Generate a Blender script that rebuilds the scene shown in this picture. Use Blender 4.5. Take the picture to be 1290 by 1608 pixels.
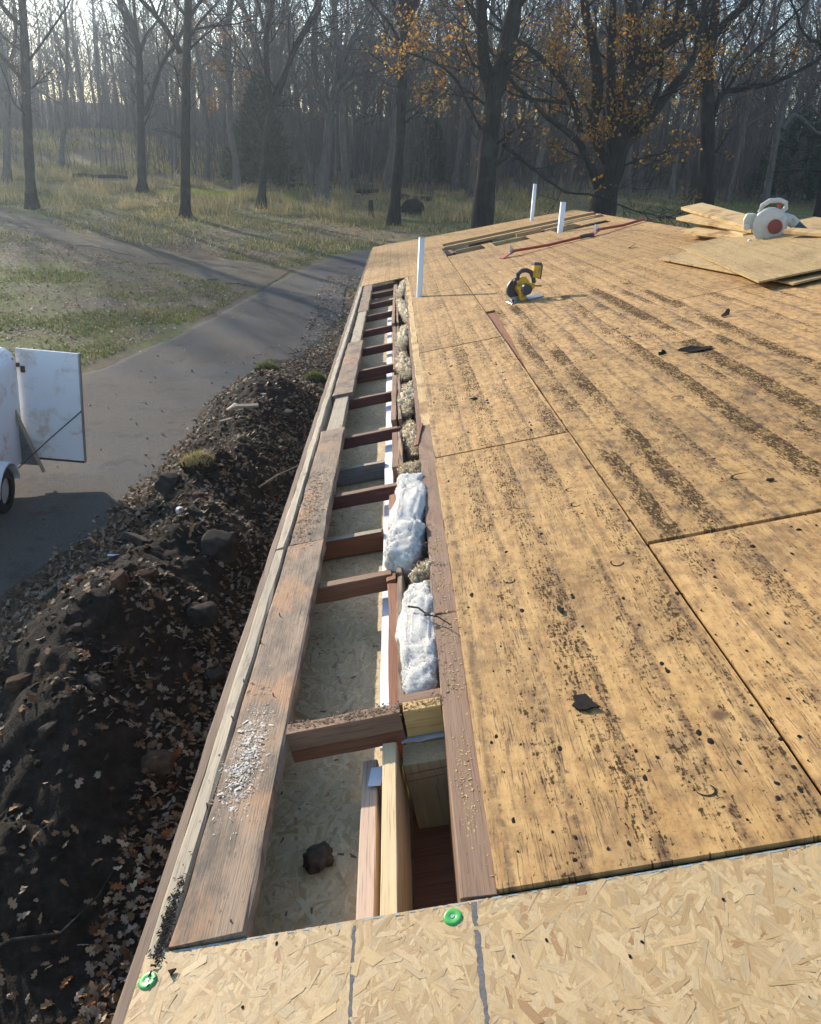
import bpy, bmesh, math, random
import numpy as np
from mathutils import Vector, Matrix, noise

SC = bpy.context.scene
for o in list(bpy.data.objects):
    bpy.data.objects.remove(o)
R = math.radians
COL = SC.collection

# ---------------------------------------------------------------- camera
FPX = 1312.0
CAM = Vector((0.3799, -1.05988, 4.07458))
MW = ((0.99901, -0.01691, 0.04125), (0.0311, -0.39847, -0.91666), (0.03194, 0.91703, -0.39754))
cd = bpy.data.cameras.new('camera')
cd.sensor_fit = 'HORIZONTAL'; cd.sensor_width = 36.0; cd.lens = 36.0 * FPX / 1290.0
cd.clip_start = 0.05; cd.clip_end = 2000
co = bpy.data.objects.new('camera', cd); COL.objects.link(co)
r_, d_, f_ = [Vector(a) for a in MW]
m = Matrix((r_, -d_, -f_)).transposed().to_4x4(); m.translation = CAM
co.matrix_world = m
SC.camera = co

# ---------------------------------------------------------------- light and exposure
SUN_EL, SUN_AZ = R(19.0), R(-37.0)          # azimuth from +Y towards +X
sd = Vector((math.sin(SUN_AZ) * math.cos(SUN_EL), math.cos(SUN_AZ) * math.cos(SUN_EL), math.sin(SUN_EL)))
W_ = bpy.data.worlds.new('World'); SC.world = W_; W_.use_nodes = True
nt = W_.node_tree; nt.nodes.clear()
wo = nt.nodes.new('ShaderNodeOutputWorld'); bg = nt.nodes.new('ShaderNodeBackground'); sk = nt.nodes.new('ShaderNodeTexSky')
sk.sky_type = 'NISHITA'; sk.sun_disc = False; sk.sun_elevation = SUN_EL; sk.sun_rotation = SUN_AZ
sk.air_density = 1.0; sk.dust_density = 0.4; sk.ozone_density = 1.5
bg.inputs[1].default_value = 0.15
nt.links.new(sk.outputs[0], bg.inputs[0]); nt.links.new(bg.outputs[0], wo.inputs[0])
ld = bpy.data.lights.new('sun', 'SUN'); ld.energy = 3.9; ld.angle = R(0.55); ld.color = (1.0, 0.90, 0.76)
lo = bpy.data.objects.new('sun', ld); COL.objects.link(lo)
lo.rotation_euler = (-sd).to_track_quat('-Z', 'Y').to_euler(); lo.location = (-20, 30, 30)
vs = SC.view_settings
vs.view_transform = 'Standard'; vs.look = 'None'; vs.exposure = 0.95; vs.gamma = 1.0; vs.use_curve_mapping = False
SC.cycles.max_bounces = 4; SC.cycles.diffuse_bounces = 2; SC.cycles.use_adaptive_sampling = True; SC.cycles.adaptive_threshold = .025; SC.cycles.glossy_bounces = 2; SC.cycles.transmission_bounces = 3
SC.cycles.volume_bounces = 0; SC.cycles.transparent_max_bounces = 4; SC.cycles.use_denoising = True
SC.cycles.sample_clamp_indirect = 6

# ---------------------------------------------------------------- frames and helpers
WR = Matrix(((0.97128, 0.0, -0.23793), (0.00756, 0.9995, 0.03086), (0.23781, -0.03177, 0.97079)))
RM = WR.to_4x4(); RM.translation = Vector((0, 0, 2.75))      # roof frame: x = up the slope, y = along the eave, z = off the deck
I4 = Matrix.Identity(4)

def ss(a, b, x):
    t = min(1.0, max(0.0, (x - a) / (b - a))); return t * t * (3 - 2 * t)

def terr(x, y):
    z = 1.0 * ss(9, 42, y) + 1.0 * ss(38, 75, y) + 1.4 * ss(70, 130, y)
    z += .75 * ss(-2, 14, x) * ss(14, 36, y)
    z += 2.3 * math.exp(-(((x + 26) / 16) ** 2 + ((y - 80) / 20) ** 2))
    z += 6.0 * ss(88, 175, math.hypot(x, y))
    return z

def nz(x, y, s, o=0.0):
    return noise.noise(Vector((x * s + o, y * s - o, o * .37)))

def bumps(x, y):
    a = ss(8, 20, y)
    return .05 * nz(x, y, .35) * a + .025 * nz(x, y, 1.1, 5) * a

def bank_left(y):
    a = (2, 5.7, 7.3, 9, 12, 14.5); b = (-3.7, -3.3, -2.95, -2.7, -2.5, -2.25)
    if y <= a[0]: return b[0]
    for i in range(5):
        if y < a[i+1]: return b[i] + (b[i+1] - b[i]) * (y - a[i]) / (a[i+1] - a[i])
    return b[-1]

def mound(x, y):
    cr = -1.66 + .16 * math.sin(y * .8 + .5)
    env = ss(1.6, 3.4, y) * (1 - ss(9.5, 14.8, y))
    h = .50 * env * math.exp(-((x - cr) / .66) ** 2)
    h += .38 * math.exp(-(((x + 1.95) / .75) ** 2 + ((y - 4.6) / 1.0) ** 2))
    h += .40 * math.exp(-(((x + 1.45) / .62) ** 2 + ((y - 12.2) / 1.5) ** 2))
    h += .25 * math.exp(-(((x + 1.25) / .5) ** 2 + ((y - 6.6) / .6) ** 2))
    h += .22 * math.exp(-(((x + 1.9) / .5) ** 2 + ((y - 8.4) / .6) ** 2))
    e2 = min(1.0, h * 4)
    h += e2 * (.15 * nz(x, y, 1.3, 3) + .10 * abs(nz(x, y, 2.9, 9)) + .045 * nz(x, y, 7, 2) + .022 * nz(x, y, 17, 6))
    bl_ = bank_left(y) + .25 * nz(x, y, 1.2, 8)
    edge = ss(bl_ - .35, bl_ + .15, x) * (1 - ss(-.55, -.3, x)) * ss(.6, 1.4, y) * (1 - ss(15.2, 16.6, y))
    return h + .02 * nz(x, y, 3, 1) + .02 - .12 * (1 - edge)

def gz(x, y):
    t = terr(x, y) + bumps(x, y)
    if -4.4 < x < -.3 and .6 < y < 16.6:
        return max(t, terr(x, y) + mound(x, y))
    return t

def S(r, g, b):
    f = lambda c: (c / 255) / 12.92 if c / 255 <= .04045 else ((c / 255 + .055) / 1.055) ** 2.4
    return (f(r), f(g), f(b), 1.0)

def C4(c): return (c[0], c[1], c[2], 1.0)

def tag(o, label=None, cat=None, group=None, kind=None):
    if label: o['label'] = label
    if cat: o['category'] = cat
    if group: o['group'] = group
    if kind: o['kind'] = kind
    return o

def empty(name, mw=I4):
    o = bpy.data.objects.new(name, None); COL.objects.link(o); o.empty_display_size = .1
    o.matrix_world = mw
    return o

def link(name, me, mat, parent=None, lm=None, smooth=False):
    o = bpy.data.objects.new(name, me); COL.objects.link(o)
    if mat is not None and not me.materials: me.materials.append(mat)
    if parent: o.parent = parent
    if lm is not None:
        if parent: o.matrix_local = lm
        else: o.matrix_world = lm
    if smooth:
        me.polygons.foreach_set('use_smooth', [True] * len(me.polygons))
    return o

def mesh(name, V, F, mat, parent=None, lm=None, smooth=False):
    me = bpy.data.meshes.new(name); me.from_pydata([tuple(v) for v in V], [], F); me.update()
    return link(name, me, mat, parent, lm, smooth)

def np_mesh(name, V, F, mat, parent=None, col=None, uv=None, smooth=False, lm=None):
    """V (n,3), F (m,k) uniform polygons, col (n,4) point colours, uv (m*k,2)"""
    V = np.asarray(V, np.float32); F = np.asarray(F, np.int32); k = F.shape[1]
    me = bpy.data.meshes.new(name)
    me.vertices.add(len(V)); me.vertices.foreach_set('co', V.ravel())
    me.loops.add(F.size); me.loops.foreach_set('vertex_index', F.ravel())
    me.polygons.add(len(F)); me.polygons.foreach_set('loop_start', np.arange(0, F.size, k, dtype=np.int32))
    if col is not None:
        a = me.color_attributes.new('Col', 'FLOAT_COLOR', 'POINT'); a.data.foreach_set('color', np.asarray(col, np.float32).ravel())
    if uv is not None:
        u = me.uv_layers.new(name='UVMap'); u.data.foreach_set('uv', np.asarray(uv, np.float32).ravel())
    me.update(calc_edges=True); me.validate()
    return link(name, me, mat, parent, lm, smooth)

def bm_obj(name, bm, mat, parent=None, lm=None, smooth=False):
    bmesh.ops.recalc_face_normals(bm, faces=bm.faces)
    me = bpy.data.meshes.new(name); bm.to_mesh(me); bm.free()
    return link(name, me, mat, parent, lm, smooth)

def xf(loc=(0, 0, 0), rx=0, ry=0, rz=0):
    return Matrix.Translation(Vector(loc)) @ Matrix.Rotation(rz, 4, 'Z') @ Matrix.Rotation(ry, 4, 'Y') @ Matrix.Rotation(rx, 4, 'X')

def bm_box(bm, sx, sy, sz, mw=I4, bev=.002):
    g = bmesh.ops.create_cube(bm, size=1.0, matrix=mw @ Matrix.Diagonal((sx, sy, sz, 1)))
    if bev:
        es = list({e for v in g['verts'] for e in v.link_edges})
        bmesh.ops.bevel(bm, geom=es, offset=min(bev, .45 * min(sx, sy, sz)), segments=1, affect='EDGES', profile=.5)

def box(name, sx, sy, sz, mat, parent=None, lm=None, bev=.002):
    bm = bmesh.new(); bm_box(bm, sx, sy, sz, I4, bev)
    return bm_obj(name, bm, mat, parent, lm)

def plank(name, L, w, t, mat, parent=None, lm=None, seed=0, rough=.0015, n=None, bev=.002):
    """board, length along local X; slightly uneven faces and worn edges"""
    rg = random.Random(seed); n = n or max(2, int(L / .12))
    ring = [(-w/2+bev, -t/2), (w/2-bev, -t/2), (w/2, -t/2+bev), (w/2, t/2-bev), (w/2-bev, t/2), (-w/2+bev, t/2), (-w/2, t/2-bev), (-w/2, -t/2+bev)]
    V, F = [], []
    for i in range(n + 1):
        x = -L/2 + L * i / n
        for (a, b) in ring:
            V.append((x + (rg.uniform(-1, 1) * rough * 1.5 if i in (0, n) else 0), a + rg.uniform(-1, 1) * rough, b + rg.uniform(-1, 1) * rough * .6))
    k = 8
    for i in range(n):
        for j in range(k):
            F.append((i*k+j, i*k+(j+1) % k, (i+1)*k+(j+1) % k, (i+1)*k+j))
    F.append(tuple(range(k - 1, -1, -1))); F.append(tuple(n*k+j for j in range(k)))
    return mesh(name, V, [f[::-1] for f in F], mat, parent, lm)

def tube_np(V, F, pts, rad, sides):
    b = len(V); n = len(pts); up = Vector((.31, .17, .93))
    for i, p in enumerate(pts):
        d = (pts[min(i+1, n-1)] - pts[max(i-1, 0)])
        if d.length < 1e-9: d = Vector((0, 0, 1))
        d.normalize()
        a = d.cross(up)
        if a.length < .05: a = d.cross(Vector((1, 0, 0)))
        a.normalize(); c = d.cross(a)
        r = rad[i]
        for k in range(sides):
            t = 2 * math.pi * k / sides
            q = p + a * (r * math.cos(t)) + c * (r * math.sin(t))
            V.append((q.x, q.y, q.z))
    for i in range(n - 1):
        for k in range(sides):
            k2 = (k + 1) % sides
            F.append((b+i*sides+k, b+i*sides+k2, b+(i+1)*sides+k2, b+(i+1)*sides+k))

def tube(name, pts, r, mat, parent=None, lm=None, sides=10, cap=True, r1=None):
    V, F = [], []; pts = [Vector(p) for p in pts]; n = len(pts)
    rad = [r if r1 is None else r + (r1 - r) * i / (n - 1) for i in range(n)]
    tube_np(V, F, pts, rad, sides)
    if cap:
        F.append(tuple(range(sides - 1, -1, -1))); F.append(tuple((n-1)*sides + k for k in range(sides)))
    return mesh(name, V, F, mat, parent, lm, smooth=False)

def blob(name, sx, sy, sz, mat, parent=None, lm=None, seed=0, amp=.25, fr=2.2, sub=3, flat=0, smooth=True):
    bm = bmesh.new(); bmesh.ops.create_icosphere(bm, subdivisions=sub, radius=1)
    o = Vector((seed * 3.1, seed * 1.7, seed * .9))
    for v in bm.verts:
        p = v.co.copy(); k = 1 + amp * noise.noise(p * fr + o) + amp * .45 * noise.noise(p * fr * 2.7 + o) + amp * .22 * noise.noise(p * fr * 6 + o)
        q = Vector((p.x * k * sx, p.y * k * sy, p.z * k * sz))
        if flat: 
            q.x = math.copysign(min(abs(q.x), sx * flat), q.x); q.y = math.copysign(min(abs(q.y), sy * flat), q.y); q.z = math.copysign(min(abs(q.z), sz * flat), q.z)
        v.co = q
    return bm_obj(name, bm, mat, parent, lm, smooth)

def prism(name, outline, t, mat, parent=None, lm=None, axis='Z', bev=0, smooth=False):
    """extrude a closed 2D outline by thickness t, centred"""
    bm = bmesh.new()
    f = {'Z': lambda x, y, z: (x, y, z), 'Y': lambda x, y, z: (x, z, y), 'X': lambda x, y, z: (z, x, y)}[axis]
    a = [bm.verts.new(f(x, y, -t/2)) for x, y in outline]; b = [bm.verts.new(f(x, y, t/2)) for x, y in outline]
    bm.faces.new(a); bm.faces.new(b[::-1]); n = len(a)
    for i in range(n): bm.faces.new((a[i], a[(i+1) % n], b[(i+1) % n], b[i]))
    if bev:
        bmesh.ops.recalc_face_normals(bm, faces=bm.faces)
        es = [e for e in bm.edges if e.calc_face_angle(0) > .6]
        bmesh.ops.bevel(bm, geom=es, offset=bev, segments=2, affect='EDGES', profile=.5)
    return bm_obj(name, bm, mat, parent, lm, smooth)

def circ(r, n=20, a0=0, a1=2*math.pi, cx=0, cy=0, close=False):
    m_ = n if not close else n + 1
    return [(cx + r*math.cos(a0+(a1-a0)*i/n), cy + r*math.sin(a0+(a1-a0)*i/n)) for i in range(m_)]

# ---------------------------------------------------------------- material toolkit
class MB:
    def __init__(s, name):
        s.m = bpy.data.materials.new(name); s.m.use_nodes = True; s.t = s.m.node_tree; s.t.nodes.clear()
        s.out = s.t.nodes.new('ShaderNodeOutputMaterial')
    def st(s, sock, v):
        if isinstance(v, bpy.types.NodeSocket): s.t.links.new(v, sock)
        else:
            if isinstance(v, (tuple, list)) and sock.type == 'RGBA' and len(v) == 3: v = (*v, 1)
            sock.default_value = v
    def n(s, typ, ins=None, **pr):
        nd = s.t.nodes.new('ShaderNode' + typ)
        for k, v in pr.items(): setattr(nd, k, v)
        for k, v in (ins or {}).items(): s.st(nd.inputs[k], v)
        return nd
    def co(s, w='Object'): return s.n('TexCoord').outputs[w]
    def pos(s): return s.n('NewGeometry').outputs['Position']
    def rnd(s): return s.n('ObjectInfo').outputs['Random']
    def map(s, v, sc=(1, 1, 1), loc=(0, 0, 0), rot=(0, 0, 0)):
        return s.n('Mapping', {0: v, 1: loc, 2: rot, 3: sc}).outputs[0]
    def noise(s, v, sc=5, det=3, ro=.5, dist=0, col=False):
        return s.n('TexNoise', {'Vector': v, 'Scale': sc, 'Detail': det, 'Roughness': ro, 'Distortion': dist}).outputs[1 if col else 0]
    def vor(s, v, sc=5, feat='F1', out=0, rand=1):
        return s.n('TexVoronoi', {'Vector': v, 'Scale': sc, 'Randomness': rand}, feature=feat).outputs[out]
    def ma(s, op, a, b=0.0, c=0.0, clamp=False):
        return s.n('Math', {0: a, 1: b, 2: c}, operation=op, use_clamp=clamp).outputs[0]
    def ramp(s, f, stops, interp='LINEAR'):
        nd = s.n('ValToRGB', {0: f}); cr = nd.color_ramp; cr.interpolation = interp
        while len(cr.elements) < len(stops): cr.elements.new(.5)
        for e, (p, c) in zip(cr.elements, stops):
            e.position = p; e.color = c if isinstance(c, tuple) and len(c) == 4 else ((*c, 1) if isinstance(c, tuple) else (c, c, c, 1))
        return nd.outputs[0]
    def step(s, f, a, b): return s.n('MapRange', {0: f, 1: a, 2: b, 3: 0.0, 4: 1.0}, interpolation_type='SMOOTHSTEP').outputs[0]
    def mix(s, f, a, b, mode='MIX'):
        nd = s.n('Mix', data_type='RGBA', blend_type=mode); s.st(nd.inputs[0], f); s.st(nd.inputs[6], a); s.st(nd.inputs[7], b); return nd.outputs[2]
    def xyz(s, v): return s.n('SeparateXYZ', {0: v}).outputs
    def vadd(s, a, b): return s.n('VectorMath', {0: a, 1: b}, operation='ADD').outputs[0]
    def vscale(s, a, k): 
        nd = s.n('VectorMath', {0: a}, operation='SCALE'); s.st(nd.inputs[3], k); return nd.outputs[0]
    def bump(s, h, st=.3, d=.01, nrm=None):
        nd = s.n('Bump', {'Height': h, 'Strength': st, 'Distance': d})
        if nrm is not None: s.st(nd.inputs['Normal'], nrm)
        return nd.outputs[0]
    def attr(s, name, typ='GEOMETRY', out=0): return s.n('Attribute', attribute_name=name, attribute_type=typ).outputs[out]
    def fin(s, col, rough=.8, nrm=None, spec=.3, metal=0.0, transl=None):
        b = s.n('BsdfPrincipled', {'Base Color': col, 'Roughness': rough, 'Specular IOR Level': spec, 'Metallic': metal})
        if nrm is not None: s.st(b.inputs['Normal'], nrm)
        sh = b.outputs[0]
        if transl:
            t = s.n('BsdfTranslucent', {0: col}); mx = s.n('MixShader', {0: transl}); s.t.links.new(sh, mx.inputs[1]); s.t.links.new(t.outputs[0], mx.inputs[2]); sh = mx.outputs[0]
        s.t.links.new(sh, s.out.inputs[0]); return s.m

def m_plain(name, col, rough=.6, spec=.3, var=.12, sc=30, metal=0.0, dirt=None):
    b = MB(name); c = b.co(); n = b.noise(c, sc, 4, .6)
    k = b.ramp(n, [(.25, tuple(x * (1 - var) for x in col[:3])), (.75, tuple(min(1, x * (1 + var)) for x in col[:3]))])
    if dirt:
        k = b.mix(b.step(b.noise(c, sc * .35, 5, .65), .48, .72), k, C4(dirt))
    return b.fin(k, rough, b.bump(n, .08, .004), spec, metal)

def m_lumber(name, c1, c2, c3=None, ring=40, dirt=None, dirtamt=.5, rough=.75, bump=.25, wear=None):
    """wood with grain along local X"""
    b = MB(name); o = b.co(); off = b.vscale(b.n('CombineXYZ', {0: b.rnd(), 1: b.rnd(), 2: b.rnd()}).outputs[0], 17.0)
    p = b.vadd(o, off)
    g = b.noise(b.map(p, (2.0, ring, ring)), 1.0, 5, .6, .6)
    fine = b.noise(b.map(p, (9, 320, 320)), 1.0, 2, .5)
    k = b.ramp(g, [(.28, C4(c1)), (.5, C4(tuple((a + c) / 2 for a, c in zip(c1[:3], c2[:3])))), (.72, C4(c2))])
    k = b.mix(b.ma('MULTIPLY', b.step(fine, .52, .70), .55), k, C4(tuple(x * .45 for x in c1[:3])))
    if c3:
        k = b.mix(b.step(b.noise(p, 3.2, 4, .6), .5, .66), k, C4(c3))
    if dirt:
        dm = b.ma('MULTIPLY', b.step(b.noise(b.map(p, (6, 14, 14)), 1.0, 6, .7), .62 - .25 * dirtamt, .74), dirtamt + .3, clamp=True)
        k = b.mix(dm, k, C4(dirt))
    if wear:
        k = b.mix(b.step(b.noise(b.map(p, (20, 90, 90)), 1.0, 4, .7), .60, .70), k, C4(wear))
    h = b.ma('ADD', b.ma('MULTIPLY', fine, .6), g)
    return b.fin(k, rough, b.bump(h, bump, .004), .25)

# ---------------------------------------------------------------- materials
def m_ply(name, cols, fleck=1.0, stripe=True):
    """old roof decking in roof coordinates: grain along y, tar bands along y"""
    b = MB(name); o = b.co(); rd = b.rnd(); st = b.attr('stain', 'OBJECT', 2)
    off = b.n('CombineXYZ', {0: b.ma('MULTIPLY', rd, 23.0), 1: b.ma('MULTIPLY', rd, 57.0), 2: rd}).outputs[0]
    p = b.vadd(o, off)
    wob = b.noise(b.map(p, (3, 1.1, 1)), 1.0, 2, .5)
    g = b.noise(b.map(p, (46, 2.4, 1)), 1.0, 6, .62, .9)
    big = b.noise(b.map(p, (2.6, 1.5, 1)), 1.0, 5, .6)
    ringy = b.n('TexWave', {'Vector': b.map(p, (5.5, .55, 1)), 'Scale': 1.0, 'Distortion': 9.0, 'Detail': 3.0, 'Detail Scale': .9, 'Detail Roughness': .6}, wave_type='BANDS', bands_direction='X').outputs[1]
    k = b.ramp(g, [(.22, C4(cols[2])), (.45, C4(cols[1])), (.72, C4(cols[0]))])
    k = b.mix(b.ma('MULTIPLY', b.step(ringy, .62, .98), .35), k, C4(cols[2]))
    k = b.mix(b.ma('MULTIPLY', b.step(big, .50, .74), .60), k, C4(tuple(c * .62 for c in cols[2][:3])))
    k = b.mix(b.ma('MULTIPLY', b.step(b.noise(p, 7, 5, .7), .56, .72), .35), k, C4((.20, .125, .072)))
    # bands left by the shingle courses
    v = b.xyz(o)[0]
    ph = b.ma('ADD', b.ma('MULTIPLY', v, 1 / .139), b.ma('MULTIPLY', wob, .35))
    fr = b.ma('FRACT', b.ma('ADD', ph, b.ma('MULTIPLY', b.noise(b.map(p, (16, 5, 1)), 1.0, 4, .7), .22)))
    cell = b.n('TexWhiteNoise', {'W': b.ma('FLOOR', ph)}, noise_dimensions='1D').outputs[0]
    fr2 = b.ma('ADD', fr, b.ma('MULTIPLY', b.ma('SUBTRACT', cell, .5), .35))
    band = b.ma('MULTIPLY', b.step(fr2, .34, .66), b.ma('SUBTRACT', 1.0, b.step(fr, .955, .985)))
    patch = b.noise(b.map(p, (5.5, 1.6, 1)), 1.0, 4, .6)
    tear = b.noise(b.map(p, (190, 34, 1)), 1.0, 4, .65)
    tear2 = b.noise(b.map(p, (70, 120, 1)), 1.0, 3, .6)
    tr = b.ma('ADD', b.ma('MULTIPLY', tear, .62), b.ma('MULTIPLY', tear2, .38))
    pst = b.step(b.ma('ADD', b.ma('MULTIPLY', patch, .8), b.ma('MULTIPLY', cell, .22)), .38, .66)
    amt = b.ma('MULTIPLY', b.ma('MULTIPLY', pst, b.ma('ADD', b.ma('MULTIPLY', band, .75), .25)), b.ma('ADD', b.ma('MULTIPLY', st, .80), .16))
    thr = b.ma('SUBTRACT', .592, b.ma('MULTIPLY', amt, .185))
    tarm = b.ma('MULTIPLY', b.step(b.ma('SUBTRACT', tr, thr), 0.0, .05), fleck, clamp=True)
    film = b.ma('MULTIPLY', b.ma('MULTIPLY', band, st), b.step(b.ma('ADD', b.ma('MULTIPLY', patch, .55), b.ma('MULTIPLY', tr, .5)), .46, .62))
    k = b.mix(b.ma('MULTIPLY', film, .45), k, C4((.105, .068, .040)))
    smear = b.step(b.noise(b.map(p, (9, 2.2, 1)), 1.0, 6, .68, .4), .50, .70)
    k = b.mix(b.ma('MULTIPLY', smear, b.ma('ADD', b.ma('MULTIPLY', st, .58), .18)), k, C4((.165, .095, .048)))
    dust = b.step(b.noise(b.map(p, (60, 60, 1)), 1.0, 5, .75), .50, .68)
    k = b.mix(b.ma('MULTIPLY', dust, .30), k, C4((.17, .105, .058)))
    edge = b.ma('MULTIPLY', b.step(fr, .90, .955), b.ma('SUBTRACT', 1.0, b.step(fr, .965, .99)))
    k = b.mix(b.ma('MULTIPLY', b.ma('MULTIPLY', edge, b.step(tear2, .40, .60)), b.ma('ADD', b.ma('MULTIPLY', st, .45), .25)), k, C4((.085, .058, .04)))
    k = b.mix(b.ma('MULTIPLY', tarm, .92), k, C4((.024, .018, .013)))
    # weather checks along the grain
    chk = b.noise(b.map(p, (330, 15, 1)), 1.0, 2, .5)
    chm = b.ma('MULTIPLY', b.step(chk, .585, .66), b.step(b.noise(p, 5, 4, .6), .36, .62))
    chk2 = b.step(b.noise(b.map(p, (150, 7, 1)), 1.0, 4, .65), .56, .68)
    k = b.mix(b.ma('MULTIPLY', chk2, .42), k, C4((.16, .088, .042)))
    k = b.mix(b.ma('MULTIPLY', chm, .85), k, C4((.05, .034, .022)))
    ln = b.ma('MULTIPLY', b.step(fr, .80, .90), b.ma('SUBTRACT', 1.0, b.step(fr, .92, .97)))
    lnm = b.ma('MULTIPLY', ln, b.step(b.noise(b.map(p, (12, 16, 1)), 1.0, 4, .7), .40, .58))
    k = b.mix(b.ma('MULTIPLY', lnm, b.ma('ADD', b.ma('MULTIPLY', st, .45), .30)), k, C4((.045, .030, .020)))
    k = b.mix(b.ma('MULTIPLY', b.step(b.noise(b.map(p, (4.5, 3.2, 1)), 1.0, 7, .72, .5), .50, .68), b.ma('ADD', b.ma('MULTIPLY', st, .34), .14)), k, C4((.105, .064, .034)))
    mot = b.noise(b.map(p, (26, 17, 1)), 1.0, 6, .74)
    k = b.mix(b.ma('MULTIPLY', b.step(mot, .48, .66), b.ma('ADD', b.ma('MULTIPLY', st, .62), .12)), k, C4((.125, .078, .042)))
    k = b.mix(b.ma('MULTIPLY', b.step(mot, .54, .36), .28), k, C4((.68, .45, .19)))
    k = b.mix(1.0, k, b.n('CombineColor', {0: b.ma('ADD', .78, b.ma('MULTIPLY', rd, .28)), 1: b.ma('ADD', .78, b.ma('MULTIPLY', rd, .27)), 2: b.ma('ADD', .74, b.ma('MULTIPLY', rd, .34))}).outputs[0], 'MULTIPLY')
    h = b.ma('SUBTRACT', b.ma('ADD', b.ma('MULTIPLY', g, .5), b.ma('MULTIPLY', tarm, .25)), b.ma('MULTIPLY', chm, 1.0))
    return b.fin(k, b.ma('ADD', .72, b.ma('MULTIPLY', tarm, .25)), b.bump(h, .35, .004), b.ma('SUBTRACT', .25, b.ma('MULTIPLY', tarm, .22)))

PLY = m_ply('weathered_plywood', [(.62, .385, .150), (.50, .290, .102), (.34, .178, .062)])
PLYL = m_ply('loose_plywood', [(.60, .43, .215), (.54, .37, .165), (.45, .29, .12)], fleck=.25)

def m_osb(name, tint=(1, 1, 1)):
    b = MB(name); c = b.attr('Col'); uv = b.co('UV')
    g = b.noise(b.map(uv, (1.2, 26, 1)), 1.0, 4, .6)
    f = b.noise(b.map(uv, (6, 80, 1)), 1.0, 2, .5)
    k = b.mix(b.ma('MULTIPLY', b.step(g, .40, .70), .5), c, (.33, .21, .095, 1), 'MULTIPLY')
    k = b.mix(b.ma('MULTIPLY', b.step(g, .35, .62), .55), c, k)
    k = b.mix(b.ma('MULTIPLY', b.step(f, .54, .66), .42), k, (.22, .135, .065, 1))
    k = b.mix(1.0, k, C4(tint), 'MULTIPLY')
    return b.fin(k, .62, b.bump(g, .15, .001), .35)
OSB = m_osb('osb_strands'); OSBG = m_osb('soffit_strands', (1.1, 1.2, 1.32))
OSBBASE = m_plain('osb_core', (.46, .33, .18), .75, .3, .35, 60)
GREYWOOD = m_lumber('grey_trim', (.30, .245, .175), (.46, .385, .28), ring=60, dirt=(.10, .085, .07), dirtamt=.45)
OLDFLAT = m_lumber('old_flat_board', (.215, .15, .10), (.335, .235, .16), (.36, .20, .105), ring=34, dirt=(.105, .08, .06), dirtamt=.95, wear=(.10, .075, .056), bump=.5)
MAROON = m_lumber('dark_red_lumber', (.085, .035, .03), (.13, .055, .045), ring=40, dirt=(.20, .16, .13), dirtamt=.12)
LOOKTOP = m_lumber('lookout_brown', (.20, .115, .07), (.30, .18, .11), ring=40, dirt=(.13, .10, .08), dirtamt=.4)
REDBRN = m_lumber('red_brown_lumber', (.20, .085, .045), (.29, .13, .07), ring=46, dirt=(.10, .06, .045), dirtamt=.3)
BROWN = m_lumber('brown_board', (.20, .12, .075), (.28, .175, .115), ring=52, dirt=(.16, .11, .08), dirtamt=.3)
PINE = m_lumber('new_pine', (.58, .42, .22), (.70, .55, .33), ring=70, bump=.12)
PINK = m_lumber('pinkish_stud', (.52, .37, .27), (.62, .46, .35), ring=60, bump=.12)
YEL = m_lumber('yellow_block', (.50, .30, .11), (.62, .41, .17), ring=60, bump=.12)
GREEND = m_lumber('treated_block', (.30, .235, .125), (.42, .33, .19), ring=90, bump=.15)
GREYBLK = m_lumber('grey_block', (.17, .165, .16), (.24, .235, .23), ring=50, dirt=(.1, .09, .08))
DARKIN = m_plain('attic_shade', (.06, .045, .035), .9, .1)  # dark tone standing in for shade inside the attic
WALLM = m_lumber('brown_siding', (.16, .11, .075), (.22, .155, .11), ring=30)
STACKW = m_lumber('stack_board', (.50, .33, .14), (.62, .44, .21), (.30, .17, .07), ring=40, dirt=(.14, .09, .05), dirtamt=.35)
CEDAR = m_lumber('gable_rafter', (.42, .24, .10), (.54, .34, .16), ring=60, dirt=(.16, .10, .05), dirtamt=.3)
WRAP = m_plain('white_wrap', (.74, .76, .82), .5, .4, .05, 12, dirt=(.55, .53, .50))
PVC = m_plain('white_pvc', (.74, .74, .74), .4, .45, .05, 8, dirt=(.60, .58, .55))
GREENP = m_plain('green_plastic', (.06, .40, .08), .35, .5, .08, 60)
TAR = m_plain('tar_paper', (.022, .019, .017), .95, .08, .3, 90)
NAILM = m_plain('rusty_nail', (.07, .04, .03), .6, .5, .3, 60, metal=.4)
MARK = m_plain('print_grey', (.12, .12, .125), .8, .2, .35, 160)
BLUEE = m_plain('blue_edge_seal', (.30, .35, .34), .8, .2, .3, 120)
REDL = m_plain('red_chalk', (.42, .03, .03), .8, .2, .2, 100)
STONE = m_plain('dark_clod', (.085, .062, .045), .95, .1, .5, 25)
BRICKM = m_plain('soil_brick', (.085, .052, .034), .95, .1, .5, 18, dirt=(.03, .023, .017))
ROCKM = m_plain('dusty_rock', (.050, .042, .035), .95, .1, .45, 14, dirt=(.022, .018, .014))
FLAKE = m_plain('pale_flakes', (.62, .58, .52), .9, .1, .25, 40)
CHIPS = m_plain('wood_crumbs', (.16, .115, .075), .95, .1, .5, 60)
STRAWM = m_plain('straw_shavings', (.52, .37, .16), .9, .1, .3, 60)

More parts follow.
